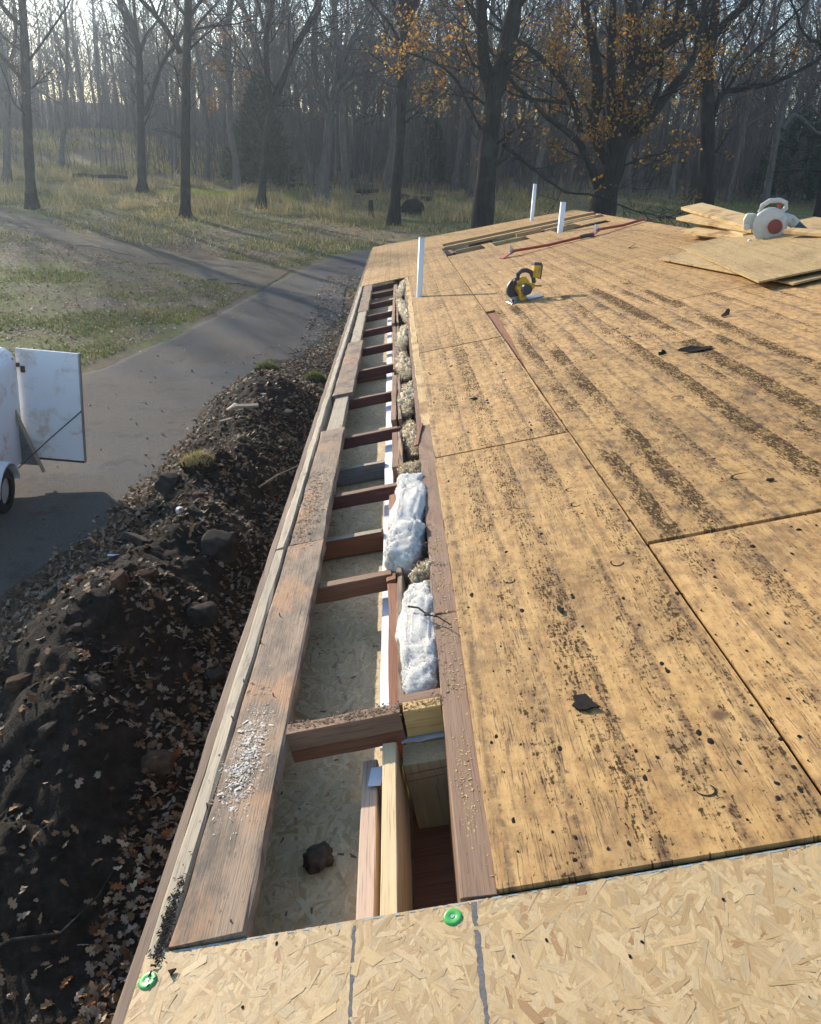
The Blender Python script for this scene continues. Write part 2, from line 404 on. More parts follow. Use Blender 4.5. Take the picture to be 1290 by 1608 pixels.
def m_insul(name, c1, c2, dirt):
    b = MB(name); o = b.co(); n = b.noise(o, 28, 6, .7, .8); n2 = b.noise(o, 160, 4, .7)
    k = b.ramp(n, [(.3, C4(c2)), (.62, C4(c1))])
    k = b.mix(b.step(b.noise(o, 9, 6, .75), .60, .74), k, C4(dirt))
    m_ = b.fin(k, .95, b.bump(b.ma('ADD', n, b.ma('MULTIPLY', n2, .8)), .6, .010), .02)
    ps = [q for q in b.t.nodes if q.type == 'BSDF_PRINCIPLED'][0]; ps.inputs['Subsurface Weight'].default_value = .7; ps.inputs['Subsurface Radius'].default_value = (.03, .028, .025); ps.inputs['Subsurface Scale'].default_value = 1.0
    return m_
INSW = m_insul('white_wool', (.64, .62, .57), (.50, .47, .42), (.38, .32, .24))
INSY = m_insul('tan_wool', (.74, .62, .42), (.58, .45, .27), (.36, .27, .17))

def m_bark(name, c1, c2, moss=None):
    b = MB(name); o = b.co(); p = b.vadd(o, b.vscale(b.n('CombineXYZ', {0: b.rnd(), 1: b.rnd(), 2: b.rnd()}).outputs[0], 9.0))
    n = b.noise(b.map(p, (14, 14, 2.2)), 1.0, 5, .7, .4); n2 = b.noise(p, 1.6, 3, .5)
    k = b.ramp(n, [(.30, C4(c1)), (.68, C4(c2))])
    if moss: k = b.mix(b.ma('MULTIPLY', b.step(n2, .52, .66), .5), k, C4(moss))
    return b.fin(k, .95, b.bump(n, .8, .04), .1)
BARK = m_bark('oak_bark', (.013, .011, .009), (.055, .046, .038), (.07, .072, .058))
BARKF = m_bark('far_bark_hazed', (.060, .050, .042), (.19, .165, .14))  # paler bark: haze and sunlit branches put into the colour
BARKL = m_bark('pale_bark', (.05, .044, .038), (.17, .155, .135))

def m_leafattr(name, tr=.35, rough=.75):
    b = MB(name); c = b.attr('Col'); return b.fin(c, rough, None, .15, 0, tr)
LEAFM = m_leafattr('oak_leaf', .55); LITTER = m_leafattr('litter', .12); GRASSM = m_leafattr('grass_blade', .35); NEEDLE = m_leafattr('cedar_needles', .25)

def m_leaf1(name, c):
    b = MB(name); o = b.co(); n = b.noise(o, 30, 3); k = b.ramp(n, [(.3, tuple(x * .7 for x in c)), (.7, tuple(x * 1.15 for x in c))]); return b.fin(k, .75, None, .15, 0, .15)
LEAF1 = [m_leaf1('leaf_tan', (.33, .20, .10)), m_leaf1('leaf_brown', (.16, .085, .045)), m_leaf1('leaf_grey', (.26, .215, .17)), m_leaf1('leaf_rust', (.28, .12, .045))]

def m_ground():
    b = MB('woodland_ground'); p = b.pos(); x, y, z = b.xyz(p)
    n1 = b.noise(p, .16, 4, .6); n2 = b.noise(p, .7, 5, .65); n3 = b.noise(p, 6, 5, .7); n4 = b.noise(p, 34, 3, .65)
    lit = b.ramp(n4, [(.30, (.055, .036, .022)), (.50, (.13, .085, .05)), (.70, (.24, .17, .105))])
    dirt = b.ramp(n3, [(.30, (.10, .076, .055)), (.70, (.20, .155, .115))])
    gr = b.ramp(n4, [(.30, (.07, .09, .02)), (.55, (.15, .18, .045)), (.75, (.28, .27, .10))])
    straw = b.ramp(n4, [(.30, (.16, .12, .06)), (.70, (.42, .33, .18))])
    k = b.mix(b.step(n2, .42, .60), dirt, lit)
    gm = b.ma('MULTIPLY', b.step(b.ma('ADD', n1, b.ma('MULTIPLY', n2, .35)), .62, .80), b.ma('MULTIPLY', b.step(y, 11, 15), b.ma('SUBTRACT', 1.0, b.step(y, 58, 72))))
    sm = b.ma('MULTIPLY', b.step(y, 27, 33), b.ma('SUBTRACT', 1.0, b.step(y, 62, 78)))
    k = b.mix(b.ma('MULTIPLY', sm, b.step(n3, .36, .60)), k, straw)
    k = b.mix(b.ma('MULTIPLY', gm, b.step(n3, .34, .56)), k, gr)
    k = b.mix(b.ma('MULTIPLY', b.step(y, 58, 66), .8), k, lit)
    h = b.ma('ADD', b.ma('MULTIPLY', n3, .7), b.ma('MULTIPLY', n4, .5))
    return b.fin(k, .95, b.bump(h, .7, .05), .1)
GROUND = m_ground()

def m_soil():
    b = MB('black_soil'); p = b.pos()
    n2 = b.noise(p, 2.2, 5, .65); n3 = b.noise(p, 14, 6, .72); n4 = b.noise(p, 60, 3, .7)
    k = b.ramp(n3, [(.30, (.011, .0085, .0065)), (.55, (.030, .023, .017)), (.78, (.070, .054, .040))])
    k = b.mix(b.ma('MULTIPLY', b.step(n2, .56, .72), .55), k, (.085, .06, .04, 1))
    x, y, z = b.xyz(p)
    k = b.mix(b.ma('MULTIPLY', b.ma('SUBTRACT', 1.0, b.step(b.ma('ADD', x, b.ma('MULTIPLY', n2, .8)), -2.45, -1.9)), .8), k, b.ramp(n4, [(.3, (.06, .042, .028)), (.7, (.17, .125, .085))]))
    h = b.ma('ADD', n3, b.ma('MULTIPLY', n4, .5))
    return b.fin(k, .95, b.bump(h, .8, .04), .15)
SOIL = m_soil()

def m_drive(name, c1, c2, c3):
    b = MB(name); p = b.pos()
    n1 = b.noise(p, .5, 4, .6); n2 = b.noise(p, 9, 5, .7); n3 = b.noise(p, 55, 3, .7)
    k = b.ramp(n3, [(.30, C4(c1)), (.72, C4(c2))])
    k = b.mix(b.ma('MULTIPLY', b.step(b.ma('ADD', n1, b.ma('MULTIPLY', n2, .45)), .54, .80), .85), k, b.mix(b.step(n3, .35, .7), C4(tuple(x * .6 for x in c3)), C4(c3)))
    k = b.mix(b.step(n3, .66, .72), k, (.26, .22, .17, 1))
    k = b.mix(b.ma('MULTIPLY', b.step(b.noise(p, 1.6, 6, .75), .52, .66), .45), k, C4(tuple(x * .55 for x in c1)))
    k = b.mix(b.ma('MULTIPLY', b.step(b.noise(p, 130, 2, .6), .60, .68), .7), k, (.20, .185, .165, 1))
    return b.fin(k, .92, b.bump(b.ma('ADD', n2, n3), .5, .02), .15)
DRIVE = m_drive('dark_gravel', (.062, .060, .060), (.125, .121, .119), (.15, .125, .10))
PATH = m_drive('pale_gravel', (.12, .094, .066), (.23, .185, .135), (.15, .11, .065))

def m_white_rust():
    b = MB('rusty_white_paint'); o = b.co(); n = b.noise(b.map(o, (2.2, 2.2, 2.8)), 1.0, 6, .7, .3); n2 = b.noise(o, 22, 4, .7)
    m1 = b.step(b.ma('ADD', n, b.ma('MULTIPLY', n2, .16)), .58, .74)
    k = b.mix(b.ma('MULTIPLY', m1, .55), (.83, .84, .86, 1), b.ramp(n2, [(.3, (.40, .19, .06)), (.7, (.62, .40, .20))]))
    return b.fin(k, .45, b.bump(n2, .05, .004), .4)
WHITEP = m_white_rust()
RUBBER = m_plain('rubber', (.018, .018, .019), .8, .3, .2, 30)
STEEL = m_plain('steel', (.42, .43, .45), .35, .5, .1, 40, metal=.8)
DGREY = m_plain('dark_grey_plastic', (.055, .055, .06), .5, .4, .15, 50)
SAWY = m_plain('yellow_plastic', (.62, .36, .015), .45, .4, .12, 40, dirt=(.20, .13, .05))
BLOWW = m_plain('grimy_white_plastic', (.52, .50, .45), .5, .4, .08, 14, dirt=(.34, .31, .26))
REDP = m_plain('red_paint', (.36, .035, .018), .45, .4, .15, 40, dirt=(.22, .09, .05))
ORNG = m_plain('orange_red_plastic', (.50, .045, .015), .5, .4, .1, 40)
LENS = m_plain('red_lens', (.45, .01, .01), .25, .6, .05, 30)
ROPE = m_plain('dark_cord', (.04, .05, .07), .7, .2, .2, 50)

# ---------------------------------------------------------------- ground
def axis(segs):
    a = []
    for s0, s1, st in segs: a += list(np.arange(s0, s1, st))
    a.append(segs[-1][1]); return a
xs = axis([(-160, -50, 5), (-50, -20, 1.2), (-20, 20, .4), (20, 50, 1.2), (50, 160, 5)])
ys = axis([(-60, -4, 4), (-4, 40, .4), (40, 70, .8), (70, 140, 2.5), (140, 220, 8)])
V = [(x, y, terr(x, y) + bumps(x, y)) for y in ys for x in xs]
nx = len(xs)
F = [(j*nx+i, j*nx+i+1, (j+1)*nx+i+1, (j+1)*nx+i) for j in range(len(ys)-1) for i in range(nx-1)]
ground = np_mesh('ground', V, F, GROUND, smooth=True); tag(ground, kind='structure')

gx = list(np.arange(-4.5, -.28, .03)); gy = list(np.arange(.6, 16.7, .035)); nx = len(gx)
V = [(x, y, terr(x, y) + mound(x, y)) for y in gy for x in gx]
F = [(j*nx+i, j*nx+i+1, (j+1)*nx+i+1, (j+1)*nx+i) for j in range(len(gy)-1) for i in range(nx-1)]
dirt = np_mesh('dirt_mound', V, F, SOIL, smooth=True); tag(dirt, kind='structure')

def interp(pl, t):
    n = len(pl) - 1; i = min(int(t * n), n - 1); f = t * n - i
    p0, p1, p2, p3 = [Vector(pl[max(0, min(n, i + k))]) for k in (-1, 0, 1, 2)]
    return .5 * ((2 * p1) + (p2 - p0) * f + (2 * p0 - 5 * p1 + 4 * p2 - p3) * f * f + (3 * p1 - p0 - 3 * p2 + p3) * f ** 3)

def strip(name, left, right, mat, nu, nv, jit, lift):
    V, F = [], []
    for i in range(nu + 1):
        t = i / nu; a = interp(left, t); b_ = interp(right, t)
        for j in range(nv + 1):
            s = j / nv; p = a.lerp(b_, s); e = min(s, 1 - s)
            w = jit * (nz(p.x, p.y, 1.1, 4) + .5 * nz(p.x, p.y, 4, 7)) * max(0, 1 - e * 5)
            q = p + (b_ - a).normalized() * (w if s > .5 else -w)
            V.append((q.x, q.y, terr(q.x, q.y) + bumps(q.x, q.y) + (lift if e > .05 else -.05) + .006 * nz(q.x, q.y, 2.5, 3)))
    n = nv + 1
    for i in range(nu):
        for j in range(nv): F.append((i*n+j, i*n+j+1, (i+1)*n+j+1, (i+1)*n+j))
    return tag(np_mesh(name, V, F, mat, smooth=True), kind='structure')
strip('driveway', [(-9.5, 2), (-9, 7), (-7.2, 11.6), (-5.5, 14.2), (-4.2, 18.3), (-3.1, 24), (-1.75, 28.8), (.2, 31.2), (6, 32.5), (14, 32)],
      [(-2.7, 2), (-2.6, 5), (-2.3, 8), (-2.0, 10.6), (-1.7, 13.5), (-1.1, 15.9), (-.75, 19), (-.5, 23.5), (4, 26.5), (12, 27)], DRIVE, 160, 24, .25, .022)
strip('path', [(-24, 40), (-15, 36.8), (-11.4, 31.2), (-7.5, 28.2), (-2.6, 26)], [(-25, 38), (-16, 34), (-11, 29.6), (-7.2, 26.0), (-3.3, 22.0)], PATH, 150, 30, 1.5, .012)

# ---------------------------------------------------------------- trees
def catmull(pts, k=4):
    out = []; n = len(pts) - 1
    for i in range(n):
        for j in range(k): out.append(interp([tuple(p) for p in pts], (i + j / k) / n))
    out.append(Vector(pts[-1])); return out

def branch(V, F, p, d, L, r, lvl, rg, prm, tips=None):
    ns = (9, 6, 4, 3, 2)[min(lvl, 4)]; sides = (8, 6, 4, 3, 3)[min(lvl, 4)]
    pts = [p.copy()]; rad = [r]; q = p.copy(); d = d.normalized(); dirs = [d]
    for i in range(ns):
        d = (d + Vector((rg.uniform(-1, 1), rg.uniform(-1, 1), rg.uniform(-1, 1))) * prm['wob'] + Vector((0, 0, prm['up'] * (.5 if lvl else .1)))).normalized()
        q = q + d * (L / ns); pts.append(q.copy()); dirs.append(d); rad.append(max(r * (1 - .8 * (i + 1) / ns), prm['rmin']))
    tube_np(V, F, pts, rad, sides)
    if tips is not None and lvl >= prm['max'] - 1: tips.append(pts[-1]); tips.append(pts[len(pts)//2])
    if lvl >= prm['max']: return
    nc = prm['nc'][min(lvl, len(prm['nc']) - 1)]
    for c in range(nc):
        t = prm['t0'][min(lvl, len(prm['t0']) - 1)] + (1 - prm['t0'][min(lvl, len(prm['t0']) - 1)]) * (c + rg.random()) / nc
        i = min(int(t * ns), ns - 1); f = t * ns - i
        a = pts[i].lerp(pts[i+1], f); rr = rad[i] + (rad[i+1] - rad[i]) * f; dd = dirs[i+1]
        ax = dd.cross(Vector((rg.uniform(-1, 1), rg.uniform(-1, 1), rg.uniform(-1, 1))))
        if ax.length < .05: continue
        nd = Matrix.Rotation(R(rg.uniform(*prm['ang'])), 3, ax.normalized()) @ dd
        branch(V, F, a, nd, L * rg.uniform(*prm['lr']) * (1.15 - .55 * t), max(rr * rg.uniform(.45, .7), prm['rmin']), lvl + 1, rg, prm, tips)

def leaf_cloud(tips, per, size, cols, rg, spread=.25):
    n = len(tips) * per
    P = np.array([t[:] for t in tips for _ in range(per)]); rs = np.random.RandomState(rg.randint(0, 9999))
    P = P + rs.normal(0, spread, P.shape)
    sz = rs.uniform(.6, 1.2, (n, 1)) * size
    a = rs.normal(0, 1, (n, 3)); a /= np.linalg.norm(a, axis=1, keepdims=True)
    c = rs.normal(0, 1, (n, 3)); c -= (c * a).sum(1, keepdims=True) * a; c /= np.linalg.norm(c, axis=1, keepdims=True)
    nn = np.cross(a, c)
    Vv = np.stack([P, P + a * sz * .5 + c * sz * .32 + nn * sz * .1, P + a * sz, P + a * sz * .5 - c * sz * .32 + nn * sz * .1], 1).reshape(-1, 3)
    Ff = np.arange(n * 4).reshape(-1, 4)
    cc = np.array(cols)[rs.randint(0, len(cols), n)] * rs.uniform(.75, 1.2, (n, 1))
    cc = np.repeat(np.hstack([cc, np.ones((n, 1))]), 4, 0)
    return Vv, Ff, cc

def fixfaces(name, V, F, mat, parent=None, lm=None):
    return np_mesh(name, np.array(V), np.array(F), mat, parent, smooth=True, lm=lm)

OAKY = [(.46, .24, .04), (.36, .16, .03), (.54, .33, .06), (.25, .11, .03), (.40, .25, .05)]
RUST = [(.30, .15, .05), (.24, .11, .04), (.36, .20, .07)]
PRM = dict(wob=.20, up=.10, rmin=.007, max=3, nc=(9, 6, 4, 3), t0=(.25, .2, .2), ang=(25, 62), lr=(.40, .68))

def hero_tree(name, label, base, limbs, seed, top=9.0, leaves=None, mat=BARK, dens=1.0, nleaf=3):
    rg = random.Random(seed); bx, by = base; tz = terr(bx, by)
    root = empty(name, Matrix.Translation((bx, by, tz))); tag(root, label, 'tree')
    V, F, Vc, Fc, tips = [], [], [], [], []
    for li, (r, pts) in enumerate(limbs):
        ph = rg.uniform(0, 6); amp = .0 if li == 0 else rg.uniform(.25, .8) * rg.choice((-1, 1))
        n = len(pts); P3 = [Vector((x, amp * (i / max(1, n - 1)) * (1 if li else 0) + (.1 * math.sin(ph + i) if i else 0), z)) for i, (x, z) in enumerate(pts)]
        if li == 0:
            P3[0].z = min(P3[0].z, 0) - .25
        P = catmull(P3, 4); L = sum((P[i+1] - P[i]).length for i in range(len(P) - 1))
        endr = .62 if li == 0 else .55
        rad = [r * (1 - (1 - endr) * i / (len(P) - 1)) for i in range(len(P))]
        if li == 0:
            for i, p in enumerate(P):
                rad[i] *= 1 + .75 * math.exp(-max(0, p.z) / .32)
        rad = [x * (1 + .07 * math.sin(i * 2.1 + ph)) for i, x in enumerate(rad)]
        tube_np(V, F, P, rad, 12 if r > .15 else 8)
        # crown continuing out of the limb end
        de = (P[-1] - P[-3]).normalized()
        if r > .05:
            p2 = dict(PRM); p2['nc'] = (7, 5, 4); p2['rmin'] = .008
            branch(Vc, Fc, P[-1], (de + Vector((0, 0, .5))).normalized(), rg.uniform(4.5, 7) * (.6 + min(.6, r * 2)), rad[-1] * .95, 0, rg, p2, tips)
        # side branches
        nb = int((L / .75) * dens)
        for c in range(nb):
            t = (c + rg.random()) / max(1, nb); i = min(int(t * (len(P) - 1)), len(P) - 2); p = P[i]
            if p.z < 2.2 or (li == 0 and t < .35): continue
            dd = (P[i+1] - P[i]).normalized(); ax = dd.cross(Vector((rg.uniform(-1, 1), rg.uniform(-1, 1), rg.uniform(-.4, 1))))
            if ax.length < .05: continue
            nd = Matrix.Rotation(R(rg.uniform(35, 75)), 3, ax.normalized()) @ dd
            p2 = dict(PRM); p2['max'] = 3; p2['nc'] = (0, 6, 4, 3)
            branch(Vc, Fc, p, nd, rg.uniform(1.2, 3.0), min(rad[i] * .4, .05), 1, rg, p2, tips)
    fixfaces('trunk', V, F, mat, root); fixfaces('crown', Vc, Fc, mat, root)
    if leaves:
        cols, frac, zmax = leaves
        tt = [t for t in tips if rg.random() < frac and t.z < zmax]
        if tt:
            a, f_, c = leaf_cloud(tt, nleaf + 1, .135, cols, rg, .13); np_mesh('leaves', a, f_, LEAFM, root, col=c)
    return root

HERO = [
 ('bare_tree', 'half-hidden dark tree at the very left edge of the clearing', (-21.37, 49.7), 100, None, BARKF, [
  (0.219, [(0.0, -0.0), (0.34, 2.4), (0.66, 4.41), (0.73, 5.63), (0.66, 7.41), (0.43, 9.41)]),
  (0.121, [(0.73, 5.63), (1.3, 6.45), (1.62, 7.94), (1.63, 9.47)]),
 ]),
 ('bare_tree', 'thick dark leaning tree with low side limbs near the left edge', (-15.55, 38.34), 101, (RUST, .03, 7), BARK, [
  (0.230, [(0.0, -0.0), (0.15, 1.44), (0.32, 3.62), (0.5, 5.69), (0.61, 7.23), (0.71, 8.56)]),
  (0.104, [(0.41, 4.75), (-0.04, 5.44), (-0.65, 5.95), (-1.18, 6.39)]),
  (0.060, [(0.62, 5.78), (1.12, 6.26), (1.92, 7.13), (2.6, 7.84)]),
  (0.111, [(0.63, 7.08), (0.1, 7.5), (-0.28, 8.37)]),
  (0.053, [(0.25, 3.78), (-0.22, 4.16), (-0.52, 4.55)]),
 ]),
 ('bare_tree', 'tree with a mossy flared foot, forking high, by the bright green grass', (-13.54, 48.66), 102, None, BARK, [
  (0.243, [(0.0, -0.0), (0.09, 1.68), (0.23, 3.68), (0.41, 6.31), (0.42, 6.8)]),
  (0.140, [(0.41, 6.7), (0.11, 7.65), (-0.43, 8.77), (-0.76, 9.78)]),
  (0.118, [(0.41, 6.7), (0.26, 8.04), (0.17, 9.73)]),
  (0.086, [(0.46, 6.65), (0.87, 7.59), (1.69, 8.39), (2.32, 9.64)]),
  (0.140, [(0.45, 3.9), (0.92, 4.83), (1.65, 6.36), (2.37, 7.17), (3.21, 8.46), (3.91, 9.33), (4.49, 10.1)]),
 ]),
 ('bare_tree', 'straight single-trunk dark tree standing nearest in the left clearing', (-8.58, 37.21), 103, None, BARK, [
  (0.223, [(0.0, -0.01), (0.07, 1.11), (0.23, 3.59), (0.39, 5.55), (0.56, 7.06), (0.73, 8.8)]),
  (0.116, [(0.22, 6.3), (-0.08, 6.88), (-0.57, 7.52), (-1.07, 8.01), (-1.68, 8.55)]),
  (0.066, [(-0.58, 7.48), (-0.78, 8.09), (-0.87, 8.52)]),
  (0.058, [(0.54, 6.76), (1.05, 7.45), (1.58, 8.05), (2.11, 8.65)]),
  (0.066, [(0.55, 7.57), (0.25, 7.99), (0.12, 8.49)]),
 ]),
 ('bare_tree', 'slim tree leaning right that splits into a V in front of the cedar', (-6.29, 43.62), 104, None, BARK, [
  (0.214, [(0.0, -0.0), (0.21, 1.78), (0.45, 3.7), (0.7, 4.64)]),
  (0.155, [(0.7, 4.54), (0.55, 5.72), (0.53, 7.48), (0.79, 8.53), (0.95, 9.71)]),
  (0.146, [(0.7, 4.54), (1.1, 5.38), (1.52, 6.47), (2.13, 7.64), (2.83, 8.7), (3.22, 9.72)]),
  (0.087, [(0.53, 7.57), (0.28, 8.42), (-0.07, 9.5)]),
  (0.039, [(-0.16, 5.51), (-0.38, 6.39), (-0.94, 7.16), (-1.69, 7.99)]),
 ]),
 ('bare_tree', 'stout pale-barked tree with wide spreading fork behind the short post', (-3.62, 48.49), 105, (RUST, .04, 9), BARKL, [
  (0.328, [(0.0, -0.0), (0.18, 1.64), (0.4, 3.56), (0.49, 4.8)]),
  (0.215, [(0.49, 4.6), (-0.05, 5.59), (-0.36, 6.77), (-0.32, 8.23), (-0.04, 10.31)]),
  (0.191, [(0.49, 4.6), (0.9, 5.73), (1.4, 6.15), (2.51, 6.6), (3.42, 6.04)]),
  (0.108, [(0.74, 5.52), (0.84, 6.82), (0.67, 8.27), (0.5, 10.24)]),
  (0.077, [(-0.16, 5.79), (-0.82, 6.75), (-1.37, 7.51)]),
  (0.077, [(1.4, 6.15), (1.84, 6.86), (2.49, 7.48)]),
 ]),
 ('bare_tree', 'dark tree with some yellow leaves standing just right of the short post', (0.39, 37.74), 106, (OAKY, .05, 9.5), BARK, [
  (0.239, [(0.0, -0.0), (0.1, 1.83), (0.19, 3.92), (0.21, 5.91), (0.21, 7.44), (0.31, 8.11)]),
  (0.160, [(0.26, 7.36), (0.14, 8.25), (-0.15, 9.12)]),
  (0.185, [(0.29, 7.74), (0.56, 8.27), (0.78, 9.16)]),
  (0.068, [(0.01, 7.13), (-0.35, 7.64), (-0.97, 8.2), (-1.49, 8.77)]),
  (0.059, [(0.16, 7.59), (-0.1, 7.8), (0.05, 8.25), (0.81, 8.58), (1.38, 8.89)]),
 ]),
 ('oak_tree', 'massive two-stemmed oak right behind the far roof end', (3.25, 27.0), 107, (OAKY, .07, 8.5), BARK, [
  (0.371, [(-0.02, 0.79), (-0.0, 2.42), (0.04, 4.3), (0.06, 5.21)]),
  (0.242, [(0.02, 5.04), (-0.3, 5.75), (-0.46, 6.61), (-0.65, 8.03)]),
  (0.285, [(0.07, 5.05), (0.3, 6.02), (0.45, 6.88), (0.52, 8.08)]),
  (0.044, [(-0.26, 4.04), (-0.68, 4.69), (-1.18, 5.48), (-1.83, 5.85), (-2.56, 6.05)]),
  (0.066, [(0.46, 3.65), (1.11, 3.25), (1.91, 2.76), (2.62, 2.35)]),
 ]),
 ('oak_tree', 'many-limbed oak still carrying yellow-brown leaves behind the roof peak', (7.93, 31.0), 108, (OAKY, .62, 7.4), BARK, [
  (0.528, [(0.05, 0.73), (0.08, 1.76), (0.3, 2.97), (0.29, 3.75)]),
  (0.157, [(-0.05, 1.55), (-0.64, 2.73), (-1.15, 3.4), (-1.85, 3.85), (-2.4, 4.11)]),
  (0.227, [(0.24, 2.57), (-0.67, 3.8), (-0.67, 5.03), (-1.01, 6.38), (-1.43, 7.33), (-1.66, 8.35)]),
  (0.198, [(0.29, 3.36), (0.0, 4.31), (-0.23, 5.96), (-0.3, 7.21), (-0.37, 8.41)]),
  (0.267, [(0.31, 3.65), (0.49, 4.61), (0.76, 5.55), (1.34, 6.48), (1.81, 7.39), (2.01, 8.51)]),
  (0.205, [(0.56, 3.37), (1.28, 4.27), (1.88, 5.14), (2.39, 5.8), (2.62, 6.27)]),
  (0.132, [(-1.08, 3.69), (-1.41, 4.63), (-2.02, 5.43), (-2.82, 6.12), (-3.58, 6.54)]),
  (0.110, [(-0.13, 2.16), (0.29, 3.75), (0.52, 5.08), (0.42, 6.44), (0.53, 7.76)]),
  (0.112, [(1.26, 4.36), (1.4, 5.49), (1.15, 6.38)]),
  (0.073, [(-1.72, 4.61), (-2.46, 4.67), (-3.42, 4.82)]),
 ]),
 ('bare_tree', 'tall black trunk with long right-hand boughs behind the stacked boards', (13.86, 37.0), 109, (OAKY, .09, 9.5), BARK, [
  (0.399, [(-0.01, 0.25), (-0.19, 1.7), (-0.49, 3.44), (-0.96, 5.66), (-1.28, 6.72)]),
  (0.259, [(-1.24, 6.51), (-1.63, 7.65), (-2.0, 9.06)]),
  (0.247, [(-1.02, 6.3), (-0.97, 7.36), (-1.35, 9.09)]),
  (0.200, [(-0.91, 7.05), (-0.31, 7.71), (0.39, 8.46), (0.97, 9.09)]),
  (0.134, [(-0.34, 4.35), (-0.03, 5.04), (0.92, 5.3), (2.11, 5.57), (3.66, 6.4)]),
  (0.071, [(0.01, 5.15), (0.69, 6.38), (1.71, 7.38), (2.7, 8.35)]),
  (0.071, [(-0.03, 5.04), (-0.1, 5.69), (0.66, 7.12), (1.01, 8.38)]),
 ]),
 ('bare_tree', 'slender slightly leaning tree in the right-hand woods above the blower', (21.81, 50.02), 110, None, BARKL, [
  (0.206, [(0.0, -0.0), (0.02, 1.93), (0.01, 3.96), (0.07, 5.63), (0.09, 7.39), (0.13, 9.38), (0.07, 11.03)]),
  (0.169, [(0.18, 3.97), (0.86, 4.76), (2.43, 3.91)]),
 ]),
 ('bare_tree', 'thin trunk at the far right edge beyond the blower', (17.36, 34.0), 111, None, BARK, [
  (0.164, [(0.01, 0.42), (-0.09, 1.6), (-0.22, 3.13), (-0.49, 5.21), (-1.1, 8.12)]),
  (0.089, [(-0.53, 4.9), (-1.4, 6.57), (-2.0, 6.74)]),
 ]),
 ('bare_tree', 'thin small forked tree left of the green cedar', (-11.06, 59.21), 112, (RUST, .6, 12), BARKF, [
  (0.121, [(0.0, -0.0), (0.18, 2.34), (0.34, 4.23), (0.5, 5.46), (0.48, 7.26)]),
  (0.062, [(0.2, 2.72), (-0.38, 3.45), (-0.97, 3.92)]),
  (0.053, [(0.53, 5.46), (1.15, 7.29), (0.8, 8.33), (-0.09, 9.1)]),
 ]),
]
for nm, lb, ba, sdd, lv, mt, lm_ in HERO:
    hero_tree(nm, lb, ba, lm_, sdd, leaves=lv, mat=mt)


# background trees: a few kinds, each copied
PROTO = []
for k in range(7):
    rg = random.Random(500 + k); V, F, Vc, Fc, tips = [], [], [], [], []
    H = rg.uniform(15, 19); lean = Vector((rg.uniform(-.08, .08), rg.uniform(-.08, .08), 1))
    pts = [Vector((0, 0, -.3))]
    for i in range(10):
        lean = (lean + Vector((rg.uniform(-.13, .13), rg.uniform(-.13, .13), .02))).normalized(); pts.append(pts[-1] + lean * (H / 10))
    r0 = rg.uniform(.13, .24); rad = [r0 * (1 - .085 * i) * (1.5 if i == 0 else 1) for i in range(11)]
    tube_np(V, F, pts, rad, 7)
    for c in range(13):
        t = .26 + .74 * (c + rg.random()) / 13; i = min(int(t * 10), 9); p = pts[i].lerp(pts[i+1], t * 10 - i)
        a = rg.uniform(0, 6.283); d = Vector((math.cos(a), math.sin(a), rg.uniform(.5, 1.7)))
        p2 = dict(PRM); p2['nc'] = (6, 6, 4); p2['rmin'] = .012; p2['max'] = 3; p2['t0'] = (.2, .15, .1)
        branch(Vc, Fc, p, d, rg.uniform(3.2, 6.5) * (1.2 - .6 * t), rad[i] * .5, 1, rg, p2, tips)
    mt = bpy.data.meshes.new('trunk'); mc = bpy.data.meshes.new('crown')
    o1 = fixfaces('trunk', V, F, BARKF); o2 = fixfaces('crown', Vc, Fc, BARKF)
    lv = None
    if k in (2, 5):
        tt = [t for t in tips if rg.random() < .5]
        a, f_, c = leaf_cloud(tt, 2, .2, RUST, rg, .25); lv = np_mesh('leaves', a, f_, LEAFM, col=c).data
    PROTO.append((o1.data, o2.data, lv))
for o in [o for o in COL.objects if o.name.split('.')[0] in ('trunk', 'crown', 'leaves') and o.parent is None]:
    bpy.data.objects.remove(o)

rg = random.Random(77)
placed = []; BGT = []
def put_bg(x, y, sc, k, rz, label, group):
    td, cdm, lv = PROTO[k]
    e = empty('woodland_tree', Matrix.Translation((x, y, terr(x, y))) @ Matrix.Rotation(rz, 4, 'Z') @ Matrix.Diagonal((sc, sc, sc * .97, 1)))
    tag(e, label, 'tree', group); BGT.append((math.atan2(x - CAM.x, y - CAM.y), label, e))
    for nm, md in (('trunk', td), ('crown', cdm), ('leaves', lv)):
        if md:
            c = bpy.data.objects.new(nm, md); COL.objects.link(c); c.parent = e
HN = {'T0': 'left-edge tree', 'T1': 'thick leaning tree', 'T2': 'high-forking tree', 'T3': 'nearest straight tree', 'T4': 'V-split tree', 'T5': 'pale stout tree', 'T6': 'dark post-side tree', 'T7': 'two-stemmed oak', 'T8': 'many-limbed oak', 'T9': 'tall black trunk', 'T11': 'right-hand slender tree', 'T12': 'far-right-edge trunk'}
HA = sorted((math.atan2(h[2][0] - CAM.x, h[2][1] - CAM.y), n_) for h, n_ in zip(HERO, ['T0', 'T1', 'T2', 'T3', 'T4', 'T5', 'T6', 'T7', 'T8', 'T9', 'T11', 'T12', 'T13']) if n_ in HN)
tries = 0
